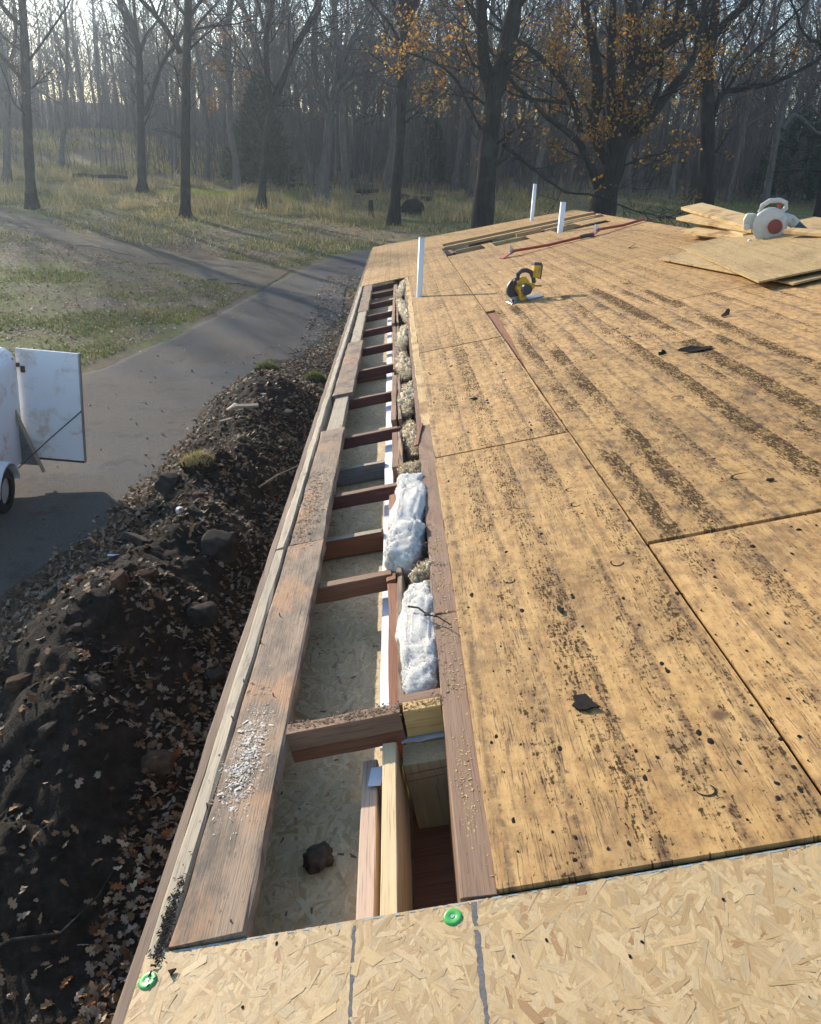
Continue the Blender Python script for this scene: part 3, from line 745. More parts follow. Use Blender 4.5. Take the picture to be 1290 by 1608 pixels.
while len(placed) < 165 and tries < 9000:
    tries += 1
    dist = rg.uniform(50, 94); az = R(rg.uniform(-33, 33)); x = CAM.x + dist * math.sin(az); y = CAM.y + dist * math.cos(az)
    if y < 51 - .1 * x or ((x + 24) / 9) ** 2 + ((y - 66) / 9) ** 2 < 1: continue
    if x < -17 and rg.random() < .42: continue
    if any((x - a) ** 2 + (y - b) ** 2 < 2.2 ** 2 for a, b in placed): continue
    placed.append((x, y))
    k = rg.choice((0, 1, 3, 4, 6, 0, 1, 3, 4, 6, 2, 5)); what = 'rust-leaved' if k in (2, 5) else 'bare'
    dep = 'in front woods' if dist < 62 else ('in mid woods' if dist < 78 else 'in deep woods')
    lo_h = [n_ for a, n_ in HA if a <= az]; hi_h = [n_ for a, n_ in HA if a > az]
    where = ('between %s and %s' % (HN[lo_h[-1]], HN[hi_h[0]])) if lo_h and hi_h else ('right of ' + HN[lo_h[-1]] if lo_h else 'left of ' + HN[hi_h[0]])
    lab = '%s tree|%s %s' % (what, dep.replace('the woods', 'woods'), where)
    put_bg(x, y, rg.uniform(.8, 1.12), k, rg.uniform(0, 6.28), lab, 'trees of the woods ' + where)
ORD = ['first', 'second', 'third', 'fourth', 'fifth', 'sixth', 'seventh', 'eighth', 'ninth', 'tenth', 'eleventh', 'twelfth', 'thirteenth', 'fourteenth']
by = {}
for a, lb, e in sorted(BGT, key=lambda t: t[0]): by.setdefault(lb, []).append(e)
for lb, es in by.items():
    w1, w2 = lb.split('|')
    for i, e in enumerate(es): e['label'] = ('%s, %s' % (w1, w2)) if len(es) == 1 else '%s %s from left, %s' % (ORD[min(i, 13)], w1, w2)

# far mass of woods, nobody could count it
V, F = [], []; rg = random.Random(9)
for i in range(460):
    dist = rg.uniform(86, 135); az = R(rg.uniform(-36, 36)); x = dist * math.sin(az); y = dist * math.cos(az)
    H = rg.uniform(7, 13.5) if rg.random() < .85 else rg.uniform(13, 18); z0 = terr(x, y); p = Vector((x, y, z0 - .3)); d = Vector((rg.uniform(-.06, .06), rg.uniform(-.06, .06), 1)).normalized()
    pts = [p + d * (H * j / 3) + Vector((rg.uniform(-.2, .2), 0, 0)) for j in range(4)]; r0 = rg.uniform(.10, .22)
    tube_np(V, F, pts, [r0, r0 * .8, r0 * .5, .03], 4)
    for c in range(16):
        t = rg.uniform(.25, 1); q = p + d * (H * t); a = rg.uniform(0, 6.28); L = rg.uniform(1.5, 4.5) * (1.2 - .6 * t)
        e1 = q + Vector((math.cos(a) * .5, math.sin(a) * .5, rg.uniform(.4, 1))) * L
        tube_np(V, F, [q, e1], [.05, .02], 3)
        for c2 in range(5):
            f_ = rg.uniform(.25, 1); b0 = q.lerp(e1, f_); a2 = rg.uniform(0, 6.28)
            tube_np(V, F, [b0, b0 + Vector((math.cos(a2) * .6, math.sin(a2) * .6, rg.uniform(.2, 1))) * L * .4], [.022, .012], 3)
nS = 120000; rs = np.random.RandomState(3); dd_ = rs.uniform(84, 138, nS); aa_ = np.radians(rs.uniform(-35, 35, nS)); X_ = dd_ * np.sin(aa_); Y_ = dd_ * np.cos(aa_)
Z_ = 6.0 * np.clip((dd_ - 88) / 87, 0, 1) ** 2 + 2.2 + 12.5 * rs.beta(1.1, 2.0, nS); P_ = np.stack([X_, Y_, Z_], 1)
D_ = np.stack([rs.normal(0, .5, nS), rs.normal(0, .5, nS), rs.uniform(.2, 1.2, nS)], 1) * rs.uniform(.5, 1.6, (nS, 1)); Sd_ = np.stack([np.cos(aa_), -np.sin(aa_), 0 * aa_], 1) * rs.uniform(.008, .022, (nS, 1))
b0 = len(V); V = np.vstack([np.array(V), np.stack([P_ - Sd_, P_ + Sd_, P_ + D_ + Sd_ * .4, P_ + D_ - Sd_ * .4], 1).reshape(-1, 3)]); F = np.vstack([np.array(F), np.arange(nS * 4).reshape(-1, 4) + b0])
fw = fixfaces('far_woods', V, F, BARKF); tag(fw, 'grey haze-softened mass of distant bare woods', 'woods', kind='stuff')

# undergrowth: saplings and brush at the foot of the woods
V, F = [], []; rg = random.Random(12)
for i in range(4200):
    dist = rg.uniform(50, 100); az = R(rg.uniform(-34, 34)); x = CAM.x + dist * math.sin(az); y = CAM.y + dist * math.cos(az)
    if y < 52.5 - .12 * x or ((x + 24) / 8) ** 2 + ((y - 66) / 8) ** 2 < 1: continue
    H = rg.uniform(.8, 5.5) if rg.random() < .75 else rg.uniform(4, 9); p = Vector((x, y, terr(x, y) - .1)); d = Vector((rg.uniform(-.14, .14), rg.uniform(-.1, .1), 1))
    q = p + d * H * .5 + Vector((rg.uniform(-.1, .1), 0, 0)) * H * .4; e1 = p + d * H
    tube_np(V, F, [p, q, e1], [.012 + .0045 * H, .012 + .002 * H, .008], 3)
    for c in range(5):
        b0 = q.lerp(e1, rg.uniform(-.4, .95)); a = rg.uniform(0, 6.28); L = H * rg.uniform(.12, .3)
        tube_np(V, F, [b0, b0 + Vector((math.cos(a) * .6, math.sin(a) * .6, rg.uniform(.3, 1))) * L], [.012, .007], 3)
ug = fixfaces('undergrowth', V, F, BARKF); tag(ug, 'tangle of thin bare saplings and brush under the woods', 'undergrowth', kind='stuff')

# evergreen cedar
def cedar(x, y, H, W, label, seed, n=5200):
    rs = np.random.RandomState(seed); z0 = terr(x, y)
    e = empty('cedar_tree', Matrix.Translation((x, y, z0))); tag(e, label, 'tree')
    Vv, Ff = [], []; tube_np(Vv, Ff, [Vector((0, 0, -.2)), Vector((.05, 0, H * .5)), Vector((0, 0, H * .97))], [.16, .10, .02], 7)
    fixfaces('trunk', Vv, Ff, BARKF, e)
    t = rs.beta(1.1, 1.7, n); ang = rs.uniform(0, 6.283, n)
    lob = 1 + .28 * np.sin(ang * 5 + t * 17) + .18 * np.sin(ang * 3 - t * 31)
    rad = W * (1 - t) ** .8 * lob * np.sqrt(rs.uniform(.25, 1, n)) + .1
    P = np.stack([rad * np.cos(ang), rad * np.sin(ang), .25 + t * (H - .2) + rs.normal(0, .12, n)], 1)
    sz = rs.uniform(.14, .34, (n, 1)); dr = np.stack([np.cos(ang), np.sin(ang), rs.uniform(.1, 1.2, n)], 1) + rs.normal(0, .4, (n, 3)); dr /= np.linalg.norm(dr, axis=1, keepdims=True)
    sd_ = np.cross(dr, rs.normal(0, 1, (n, 3))); sd_ /= np.linalg.norm(sd_, axis=1, keepdims=True)
    VV = np.stack([P - sd_ * sz * .22, P + dr * sz, P + sd_ * sz * .22], 1).reshape(-1, 3); FF = np.arange(n * 3).reshape(-1, 3)
    c = np.array([(.035, .060, .022), (.05, .075, .028), (.028, .045, .02), (.06, .07, .03)])[rs.randint(0, 4, n)]
    np_mesh('crown', VV, FF, NEEDLE, e, col=np.repeat(np.hstack([c, np.ones((n, 1))]), 3, 0))
cedar(-8.0, 55.5, 6.2, 1.95, 'dark green cone-shaped cedar at the edge of the woods', 3, 8000)
cedar(24.5, 53.0, 5.0, 2.6, 'dark green cedar in the shade at the right edge of the woods', 4, 4200)
cedar(2.8, 60.0, 4.4, 1.3, 'small green cedar between dark trunks left of the big oak', 5, 3000)

# short post, fallen logs, stumps
BY, BX = 40.0, -.67
p_ = empty('wooden_post', Matrix.Translation((BX, BY, terr(BX, BY)))); tag(p_, 'short weathered post standing alone left of the leafy dark tree', 'post')
V, F = [], []; tube_np(V, F, [Vector((0, 0, -.2)), Vector((.02, 0, .25)), Vector((.0, 0, .72)), Vector((.02, 0, .86))], [.15, .13, .125, .10], 9)

fixfaces('post_shaft', V, F, BARK, p_); prism('post_top', circ(.10, 9), .02, BARKL, p_, xf((.02, 0, .86)))
rg = random.Random(31)
for i, (x, y, L, a, r, lb) in enumerate([(-17.5, 54, 3.2, .3, .14, 'fallen grey log lying in the brush at the left'), (-2.5, 55, 4.0, -.2, .16, 'long fallen log in brush behind the pale-barked tree'),
        (-5.2, 56.5, 2.6, .5, .13, 'short fallen log under the cedar'), (1.6, 50.5, 2.0, .15, .2, 'dark rotting log behind the leafy dark tree')]):
    V, F = [], []; pts = [Vector((-L/2 + L * j / 5, rg.uniform(-.08, .08), rg.uniform(-.05, .05))) for j in range(6)]
    tube_np(V, F, pts, [r * (1 - .07 * j) for j in range(6)], 8)
    o = fixfaces('fallen_log', V, F, BARK, None, xf((x, y, terr(x, y) + r * .7), 0, 0, a)); tag(o, lb, 'log')
blob('brush_stump', .55, .4, .5, BARK, None, xf((1.35, 42.6, terr(1.35, 42.6) + .28)), 4, .3, 1.6)
tag(bpy.data.objects['brush_stump'], 'dark uprooted stump right behind the leafy dark tree', 'stump')
# low brush pile past the ridge
V, F = [], []; rg = random.Random(44)
for i in range(420):
    x = 9.2 + rg.gauss(0, 2.6); y = 27.5 + rg.gauss(0, .9); h = max(0, .9 - abs(x - 10) * .22) * rg.random(); p = Vector((x, y, terr(x, y) + h)); a = rg.uniform(0, 6.28); L = rg.uniform(.3, 1.1)
    tube_np(V, F, [p, p + Vector((math.cos(a), math.sin(a), rg.uniform(-.1, .75))) * L], [rg.uniform(.01, .03), .008], 4)
o = fixfaces('brush_pile', V, F, BARK); tag(o, 'low dark brush pile of sticks just past the roof ridge', 'brush pile', kind='stuff')
blob('soil_heap', 3.2, 1.1, .75, SOIL, None, xf((9.6, 27.6, terr(9.6, 27.6) + .05)), 8, .5, 3.0, 4)
tag(bpy.data.objects['soil_heap'], 'dark heap of soil under the brush pile past the roof ridge', 'soil heap')

# ---------------------------------------------------------------- grass and leaf litter
def blades(name, n, region, hmin, hmax, cols, seed, label, wid=.012, mask=None, lean=.35):
    rs = np.random.RandomState(seed); P = []
    while len(P) < n:
        x = rs.uniform(region[0], region[1]); y = rs.uniform(region[2], region[3])
        if mask and not mask(x, y, rs): continue
        P.append((x, y, gz(x, y) - .01))
    P = np.array(P); a = rs.uniform(0, 6.283, n); h = rs.uniform(hmin, hmax, (n, 1)); w = wid * rs.uniform(.6, 1.4, (n, 1))
    s = np.stack([np.cos(a), np.sin(a), np.zeros(n)], 1) * w; t = np.stack([rs.normal(0, lean, n), rs.normal(0, lean, n), np.ones(n)], 1) * h
    VV = np.stack([P - s, P + s, P + t], 1).reshape(-1, 3); c = np.array(cols)[rs.randint(0, len(cols), n)] * rs.uniform(.7, 1.25, (n, 1))
    o = np_mesh(name, VV, np.arange(n * 3).reshape(-1, 3), GRASSM, col=np.repeat(np.hstack([c, np.ones((n, 1))]), 3, 0)); tag(o, label, 'grass', kind='stuff'); return o
GC = [(.14, .19, .04), (.19, .22, .06), (.29, .27, .10), (.10, .14, .03)]; DC = [(.44, .34, .16), (.34, .26, .115), (.50, .42, .22), (.30, .28, .09), (.24, .19, .09)]
def on_drive(x, y):   # rough test for the drive and path
    t = (y - 7) / 17
    if y < 33 and y > 2:
        l = np.interp(y, [2, 7, 11.6, 14.2, 18.3, 24, 28.8, 31.2], [-9.5, -9, -7.2, -5.5, -4.2, -3.1, -1.75, .2]); r = np.interp(y, [2, 8, 10.6, 13.5, 15.9, 19, 23.5, 26.5, 30], [-3.9, -3.5, -2.9, -2.4, -1.4, -.85, -.6, 4, 12])
        if l < x < r: return True
    yp0 = np.interp(x, [-25, -16, -11, -7.2, -3.3], [37, 33, 29, 25.6, 22]); yp1 = np.interp(x, [-24, -15, -11.4, -7.5, -2.6], [41, 37.5, 31.8, 28.6, 26])
    return x < -2.6 and yp0 < y < yp1
blades('lawn_grass', 26000, (-17, -2.2, 13, 30), .04, .12, GC + [(.25, .2, .1)], 1, 'short patchy green grass left of the driveway', .012,
       lambda x, y, rs: not on_drive(x, y) and nz(x, y, .45, 2) + .25 * nz(x, y, 2, 1) > rs.uniform(-.02, .38))
blades('meadow_grass', 40000, (-30, 9, 29, 56), .07, .26, DC + DC + GC[1:3], 2, 'dry straw-coloured meadow grass among the clearing trees', .018,
       lambda x, y, rs: not on_drive(x, y) and nz(x, y, .28, 8) + .3 * nz(x, y, 1.1, 3) > rs.uniform(-.2, .4) and x > -.62 * y - 2)
blades('green_grass', 15000, (7, 32, 32, 54), .06, .2, GC + DC[:2], 3, 'green grass strip below the right-hand woods', .016,
       lambda x, y, rs: nz(x, y, .3, 1) > rs.uniform(-.5, .2))
blades('tall_tufts', 9000, (-24, 8, 38, 54), .35, .75, DC[:3], 4, 'tall dry grass tufts in front of the woods', .016,
       lambda x, y, rs: nz(x, y, .55, 14) > .22)
blades('hill_grass', 16000, (-38, -12, 55, 80), .15, .5, DC + GC[1:3], 7, 'rough grass on the low hill at the left of the woods', .03,
       lambda x, y, rs: nz(x, y, .22, 5) > rs.uniform(-.3, .3))
blades('sun_patch_grass', 9000, (-12.5, -5, 47.5, 51.5), .05, .16, [(.32, .40, .03), (.40, .44, .06), (.26, .36, .03)], 6, 'vivid green grass strip coloured as a sun patch between two clearing trees', .016)  # blades coloured brighter to paint a patch of sun on the grass

# oak leaf outlines (flat lobed fans)
def oak_outline(L=.10, lob=5, w=.034, seed=0):
    rg = random.Random(seed); up, dn = [], []
    for i in range(1, lob * 2):
        t = i / (lob * 2); e = math.sin(math.pi * min(1, t * 1.02)) ** .6; k = 1.0 if i % 2 else .42
        up.append((t * L, w * e * k * rg.uniform(.8, 1.2))); dn.append((t * L, -w * e * k * rg.uniform(.8, 1.2)))
    return [(0, 0)] + up + [(L, 0)] + dn[::-1]
def leaf_fan(seed, L=.10, lob=4):
    ol = oak_outline(L, lob, L * .36, seed); rg = random.Random(seed + 50); c1, c2 = rg.uniform(2, 7), rg.uniform(-4, 7)
    z = lambda x, y: c1 * y * y + c2 * (x - L / 2) ** 2 + rg.uniform(-.004, .004)
    Vv = [(L / 2, 0, z(L / 2, 0))] + [(x, y, z(x, y)) for x, y in ol]; n = len(ol)
    return np.array(Vv) - np.array([L / 2, 0, 0]), np.array([(0, 1 + i, 1 + (i + 1) % n) for i in range(n)])
FANS = [leaf_fan(s, .105, 3 if s % 2 else 4) for s in range(6)]
LITC = np.array([(.25, .165, .095), (.17, .095, .05), (.30, .235, .17), (.21, .12, .055), (.38, .29, .19), (.105, .06, .034), (.28, .20, .14)])

def scatter_leaves(name, P, smin, smax, seed, label, cols=LITC, tilt=.45):
    rs = np.random.RandomState(seed); Vs, Fs, Cs, base = [], [], [], 0; P = np.array(P); kind = rs.randint(0, len(FANS), len(P))
    for k, (fv, ff) in enumerate(FANS):
        Q = P[kind == k]; n = len(Q)
        if n == 0: continue
        a = rs.uniform(0, 6.283, n); s = rs.uniform(smin, smax, n); tx = rs.normal(0, tilt, n); ty = rs.normal(0, tilt, n); fl = rs.choice([-1, 1], n)
        x, y, z = fv[:, 0], fv[:, 1], fv[:, 2]
        zz = (z[None] * fl[:, None] + x[None] * tx[:, None] + y[None] * ty[:, None]) * s[:, None]
        zz = zz - zz.min(1, keepdims=True) * .7
        X = (x[None] * np.cos(a)[:, None] - y[None] * np.sin(a)[:, None]) * s[:, None]; Y = (x[None] * np.sin(a)[:, None] + y[None] * np.cos(a)[:, None]) * s[:, None]
        VV = np.stack([Q[:, 0:1] + X, Q[:, 1:2] + Y, Q[:, 2:3] + .003 + zz], 2); m_ = len(fv)
        Vs.append(VV.reshape(-1, 3)); Fs.append((ff[None] + (np.arange(n) * m_)[:, None, None]).reshape(-1, 3) + base); base += n * m_
        c = cols[rs.randint(0, len(cols), n)] * rs.uniform(.65, 1.25, (n, 1)); Cs.append(np.repeat(np.hstack([c, np.ones((n, 1))]), m_, 0))
    o = np_mesh(name, np.vstack(Vs), np.vstack(Fs), LITTER, col=np.vstack(Cs)); tag(o, label, 'leaves', kind='stuff'); return o

rs = np.random.RandomState(5); P = []
def litter_den(x, y):
    cr = -1.8; m_ = mound(x, y); d = .05
    bl_ = bank_left(y) + .3 * nz(x, y, .9, 3)
    if x < -2.2 - .25 * nz(x, y, .8, 2): d = .95 * ss(bl_ - .15, bl_ + .35, x) + .015
    elif x > -1.15 + .25 * nz(x, y, .7, 6): d = .85
    else: d = .07 + .45 * ss(.08, .4, nz(x, y, 1.1, 11))
    if 6.2 < y < 11 and x > bl_ + .2: d = max(d, .34 + .5 * ss(0, .3, nz(x, y, 1.4, 21)))
    if y > 13.5: d = max(d, .7 if x > -1.7 else .02)
    return d
while len(P) < 15500:
    x = rs.uniform(-4.3, -.35); y = 1.0 + 15.5 * rs.uniform(0, 1) ** 1.15
    if rs.uniform() < litter_den(x, y): P.append((x, y, gz(x, y)))
scatter_leaves('fallen_leaves', P, .32, .72, 8, 'brown and grey oak leaves littering the dirt bank beside the house')
P = []
while len(P) < 19000:
    x = rs.uniform(-17, 1); y = rs.uniform(11, 42)
    if on_drive(x, y):
        if rs.uniform() > .025: continue
    elif x > -.2 and y < 24: continue
    P.append((x, y, gz(x, y) + .01))
while len(P) < 21000:
    x = rs.uniform(-1.6, -.2); y = rs.uniform(15, 25)
    P.append((x, y, gz(x, y) + .01))
scatter_leaves('scattered_leaves', P, .4, .9, 9, 'pale fallen leaves scattered over grass, path and driveway', LITC * 1.7, .3)

# the nearest, largest leaves one by one, on the dirt bank
LM = []
for k in range(12):
    fv, ff = leaf_fan(200 + k, .12, 3 + k % 2); me = bpy.data.meshes.new('leaf'); me.from_pydata([tuple(v) for v in fv], [], [tuple(int(i) for i in f) for f in ff]); me.materials.append(LEAF1[k % 4]); LM.append(me)
rg = random.Random(6); cnt = 0
while cnt < 290:
    x = rg.uniform(-2.5, -.5); y = rg.uniform(1.5, 5.2)
    if rg.random() > litter_den(x, y) * 1.0 + .16: continue
    o = bpy.data.objects.new('leaf', rg.choice(LM)); COL.objects.link(o); o.parent = dirt
    o.matrix_local = xf((x, y, gz(x, y) + .018), rg.gauss(0, .35), rg.gauss(0, .35), rg.uniform(0, 6.28)) @ Matrix.Scale(rg.uniform(.42, .78), 4); cnt += 1

# ================================================================ the house
house = empty('house', RM); tag(house, 'low wooden house with torn-open plywood roof and exposed eave framing', 'house')
RMI = RM.inverted()

def sheet(name, pts, mat, parent=house, top=0.0, th=.012, stain=.5, bev=.0012, lm=None, seed=0):
    """flat panel from a plan outline (counter-clockwise) in roof coordinates, slightly warped edges"""
    rg = random.Random(seed * 7 + 1); bm = bmesh.new(); ol = []
    n = len(pts)
    for i in range(n):
        a, b_ = Vector(pts[i]), Vector(pts[(i+1) % n]); L = (b_ - a).length; k = max(1, int(L / .35))
        nn = Vector((-(b_ - a).y, (b_ - a).x)).normalized()
        for j in range(k):
            q = a.lerp(b_, j / k) + (nn * rg.uniform(-.0018, .0018) if j else Vector((0, 0))); ol.append(q)
    lo_ = [bm.verts.new((q.x, q.y, top - th)) for q in ol]; hi = [bm.verts.new((q.x, q.y, top + rg.uniform(-.0006, .0006))) for q in ol]
    m_ = len(ol)
    bm.faces.new(lo_[::-1]); bm.faces.new(hi)
    for i in range(m_): bm.faces.new((lo_[i], lo_[(i+1) % m_], hi[(i+1) % m_], hi[i]))
    o = bm_obj(name, bm, mat, parent, lm); o['stain'] = float(stain); return o

def rect(a, b_, c, d): return [(a, c), (b_, c), (b_, d), (a, d)]
g_ = .005
DECK = [  # v0 v1 u0 u1 top stain
    (.613, 1.2185, .004, 2.424, .004, .50), (.615, 1.2185, 2.450, 4.862, .001, .60), (.617, 1.2185, 4.892, 7.93, .0, .40), (.62, 1.2185, 7.936, 9.985, .001, .30),
    (1.2225, 2.438, .004, 1.206, .002, .46), (1.2215, 2.438, 1.224, 3.645, .0045, .90),
    (1.2225, 2.438, 6.056, 8.65, .0, .40), (1.2225, 2.438, 8.656, 11.55, .001, .36),
    (2.4425, 3.655, .004, 2.428, .001, .55), (2.4425, 3.655, 2.448, 4.862, .003, .72), (2.4425, 3.655, 4.892, 7.315, .0, .40), (2.4425, 3.655, 7.321, 9.75, .001, .36), (2.4425, 3.655, 9.756, 11.60, .0, .34),
    (3.66, 3.86, .004, 2.6, .001, .45), (3.66, 3.86, 2.606, 5.2, .0, .4), (3.66, 3.86, 5.206, 8.4, .001, .35), (3.66, 3.86, 8.406, 12.0, .0, .3),
    (-.013, 1.2185, 9.992, 13.04, .002, .26),
    (1.80, 1.945, 11.555, 12.35, -.001, .3), (2.46, 2.86, 11.605, 12.2, .0, .3), (3.3, 3.86, 12.0, 12.7, .0, .25)]
for i, (a, b_, c, d, t, s) in enumerate(DECK):
    sheet('plywood_sheet', rect(a + g_/2, b_ - g_/2, c, d), PLY, top=t, stain=s, seed=i)
sheet('plywood_sheet', [(1.224, 3.661), (2.437, 3.661), (2.437, 6.050), (1.298, 6.050), (1.268, 4.75)], PLY, top=.002, stain=1.0, seed=40)
for i, pts in enumerate([[(-.013, 13.046), (.285, 13.046), (.285, 16.75), (-.013, 16.85)], [(.289, 13.046), (1.27, 13.046), (1.27, 16.35), (.289, 16.75)],
                         [(1.274, 14.02), (2.50, 14.02), (2.50, 15.9), (1.274, 16.35)], [(2.504, 14.02), (3.86, 14.02), (3.86, 15.35), (2.504, 15.9)]]):
    sheet('plywood_sheet', pts, PLY, top=.0015 * (i % 2), stain=.06, seed=50 + i)
# red strip showing in the gap of the deck
o = plank('underlay_board', 2.45, .14, .012, REDBRN, house, xf((1.275, 4.85, -.022), 0, 0, R(90)), 3); tag(o, 'red-stained board showing in the widening deck gap')
# far slope behind the ridge
B0 = RMI @ (RM @ xf((3.865, 0, 0)) @ Matrix.Rotation(R(27.5), 4, 'Y'))
for i in range(3):
    for j in range(7):
        sheet('plywood_sheet', rect(.004 + i * 1.25, 1.25 + i * 1.25, -2.4 + j * 2.45, .04 + j * 2.45), PLY, top=-.004, stain=.4, seed=70 + i * 7 + j, lm=B0)

# near OSB panel: core plus real strands
def strands(name, n, v0, v1, u0, u1, z, parent, mat, seed, hmax=.0015, bias=.0, lm=None, tone=1.0):
    rs = np.random.RandomState(seed)
    cx = rs.uniform(v0, v1, n); cy = rs.uniform(u0, u1, n); L = rs.uniform(.035, .155, n) * .5; w = rs.gamma(2.2, .0036, n) * .5 + .0012
    ang = rs.normal(math.pi / 2 + bias, .75, n); ca, sa = np.cos(ang), np.sin(ang); h = rs.uniform(.0002, hmax, n); t1 = rs.normal(0, .006, n); t2 = rs.normal(0, .012, n)
    tx = np.array([-1, -.93, .9, 1, .95, -.9]); ty = np.array([-.7, -1, -1, .5, 1, 1])
    X = tx[None] * L[:, None] + rs.uniform(-.12, .12, (n, 6)) * L[:, None] * .35; Y = ty[None] * w[:, None] * rs.uniform(.75, 1.1, (n, 6))
    VX = cx[:, None] + X * ca[:, None] - Y * sa[:, None]; VY = cy[:, None] + X * sa[:, None] + Y * ca[:, None]
    VZ = np.maximum(z + .0001, z + h[:, None] + X * t1[:, None] + Y * t2[:, None])
    VX = np.clip(VX, v0, v1); VY = np.clip(VY, u0, u1)
    Vv = np.stack([VX, VY, VZ], 2).reshape(-1, 3); Ff = np.arange(n * 6).reshape(-1, 6)
    pal = np.array([(.60, .45, .25), (.66, .51, .30), (.54, .39, .20), (.66, .52, .31), (.49, .345, .175), (.58, .46, .28), (.42, .26, .125), (.63, .47, .245), (.52, .40, .23)])
    pr_ = np.array([.20, .17, .17, .07, .08, .14, .025, .1, .045]); c = pal[rs.choice(len(pal), n, p=pr_)] * rs.uniform(.88, 1.08, (n, 1)) * tone * np.array([.77, .72, .65])
    col = np.repeat(np.hstack([c, np.ones((n, 1))]), 6, 0)
    uv = np.stack([X * 20 + rs.uniform(0, 40, (n, 1)), Y * 20 + rs.uniform(0, 40, (n, 1))], 2).reshape(-1, 2)
    o = np_mesh(name, Vv, Ff, mat, parent, col=col, uv=uv, lm=lm); tag(o, kind='stuff'); return o
osb = sheet('osb_sheet', rect(-.02, 2.42, -2.44, -.004), OSBBASE, top=-.004, th=.012, seed=90); tag(osb, 'new pale strand board panel in the foreground')
strands('wood_strands', 30000, -.02, 1.9, -.75, -.004, -.004, osb, OSB, 11)
sheet('osb_sheet', rect(2.424, 3.86, -2.44, -.004), OSBBASE, top=-.004, th=.012, seed=91)
def ragged(name, a, b_, w, mat, parent, z, seed, n=70, brk=.0):
    rg = random.Random(seed); V, F = [], []; a = Vector(a); b_ = Vector(b_); d = (b_ - a).normalized(); nn = Vector((-d.y, d.x))
    for i in range(n + 1):
        p = a.lerp(b_, i / n); ww = w * rg.uniform(.55, 1.05) / 2; s = rg.uniform(-.15, .15) * w
        for k in (-1, 1): V.append((*(p + nn * (s + k * ww)), z + rg.uniform(0, .0002)))
    for i in range(n):
        if rg.random() < brk: continue
        F.append((2*i, 2*i+1, 2*i+3, 2*i+2))
    return mesh(name, V, F, mat, parent)
ragged('printed_line', (.3605, -.016), (.365, -.75), .0075, MARK, osb, -.0021, 1, 90, .06)
ragged('printed_line', (.5715, -.008), (.574, -.75), .0105, MARK, osb, -.0021, 2, 90, .05)
ragged('edge_seal', (-.01, -.0075), (1.9, -.0065), .0045, BLUEE, osb, -.0022, 3, 220, .4)
for i, (v, u) in enumerate([(0.0, -.060), (.534, -.033)]):
    c_ = empty('cap_nail', I4); c_.parent = osb; c_.matrix_local = xf((v, u, -.0018), R(3), R(-4), i); 
    bm = bmesh.new(); pr_ = [(0, .0016), (.0035, .0014), (.006, .0026), (.013, .0031), (.0155, .0026), (.0168, 0)]
    rings = [[bm.verts.new((r * math.cos(2*math.pi*k/24), r * math.sin(2*math.pi*k/24), z)) for k in range(24)] for r, z in pr_[1:]]
    cv = bm.verts.new((0, 0, pr_[0][1]))
    for k in range(24):
        bm.faces.new((cv, rings[0][k], rings[0][(k+1) % 24]))
        for q in range(len(rings) - 1): bm.faces.new((rings[q][k], rings[q+1][k], rings[q+1][(k+1) % 24], rings[q][(k+1) % 24]))
    bm_obj('plastic_cap', bm, GREENP, c_, I4, True); prism('nail_head', circ(.0035, 10), .0012, STEEL, c_, xf((0, 0, .0022)))

# ---- eave edge trim and flat boards
for i, (a, b_, mt) in enumerate([(-.01, 1.74, GREYWOOD), (1.745, 5.4, GREYWOOD), (5.405, 9.985, GREYWOOD)]):
    plank('edge_trim', b_ - a, .040, .10, mt, house, xf((-.0005 + (.006 if i else 0), (a + b_) / 2, -.051 + (.004 if i else 0)), R(-6 if i else 0), 0, R(90)), 10 + i, .0025, bev=.006)
for i in range(3):
    plank('fascia_board', 6.2, .025, .15, WALLM, house, xf((-.034, -2.4 + 3.1 + i * 6.21, -.085), 0, 0, R(90)), 20 + i)
FB = [(.001, 1.765, .026, .163, 0), (1.77, 3.27, .030, .160, 0), (4.08, 5.98, .034, .165, -.004), (7.75, 9.97, .04, .15, -.006)]
for i, (a, b_, v0, v1, w) in enumerate(FB):
    plank('flat_board', b_ - a, v1 - v0, .036, OLDFLAT, house, xf(((v0 + v1) / 2, (a + b_) / 2, w - .018), 0, R(.3 * (-1) ** i), R(90)), 30 + i, .003, bev=.004)
for i, (a, b_) in enumerate([(3.1, 4.2), (5.9, 7.85)]):
    plank('nailer', b_ - a, .085, .036, GREYWOOD, house, xf((.092, (a + b_) / 2, -.034), 0, 0, R(90)), 36 + i, .002)
# ---- lookouts
def uw(u0, w): return -1.1014 + (u0 + 1.1014) * (1.1628 - w) / 1.1628
LO = [1.34, 2.18, 3.04, 3.85, 4.66, 5.48, 6.35, 7.22, 8.06, 8.9, 9.6]
for i, u0 in enumerate(LO):
    u = uw(u0, -.04); v1 = .44 if i % 3 else .415
    plank('lookout', v1 + .01, .037, .056, MAROON if i else REDBRN, house, xf((.01 + v1 / 2, u + .019, -.068), 0, 0, R(.8 * (-1) ** i)), 50 + i, .0018, n=6)
    plank('lookout_lit_top', v1 - .165, .038, .004, LOOKTOP, house, xf((.165 + (v1 - .165) / 2, u + .019, -.038), 0, 0, R(.8 * (-1) ** i)), 60 + i, .0012, n=5, bev=.001)  # lighter brown strip paints the sunlit top of the lookout
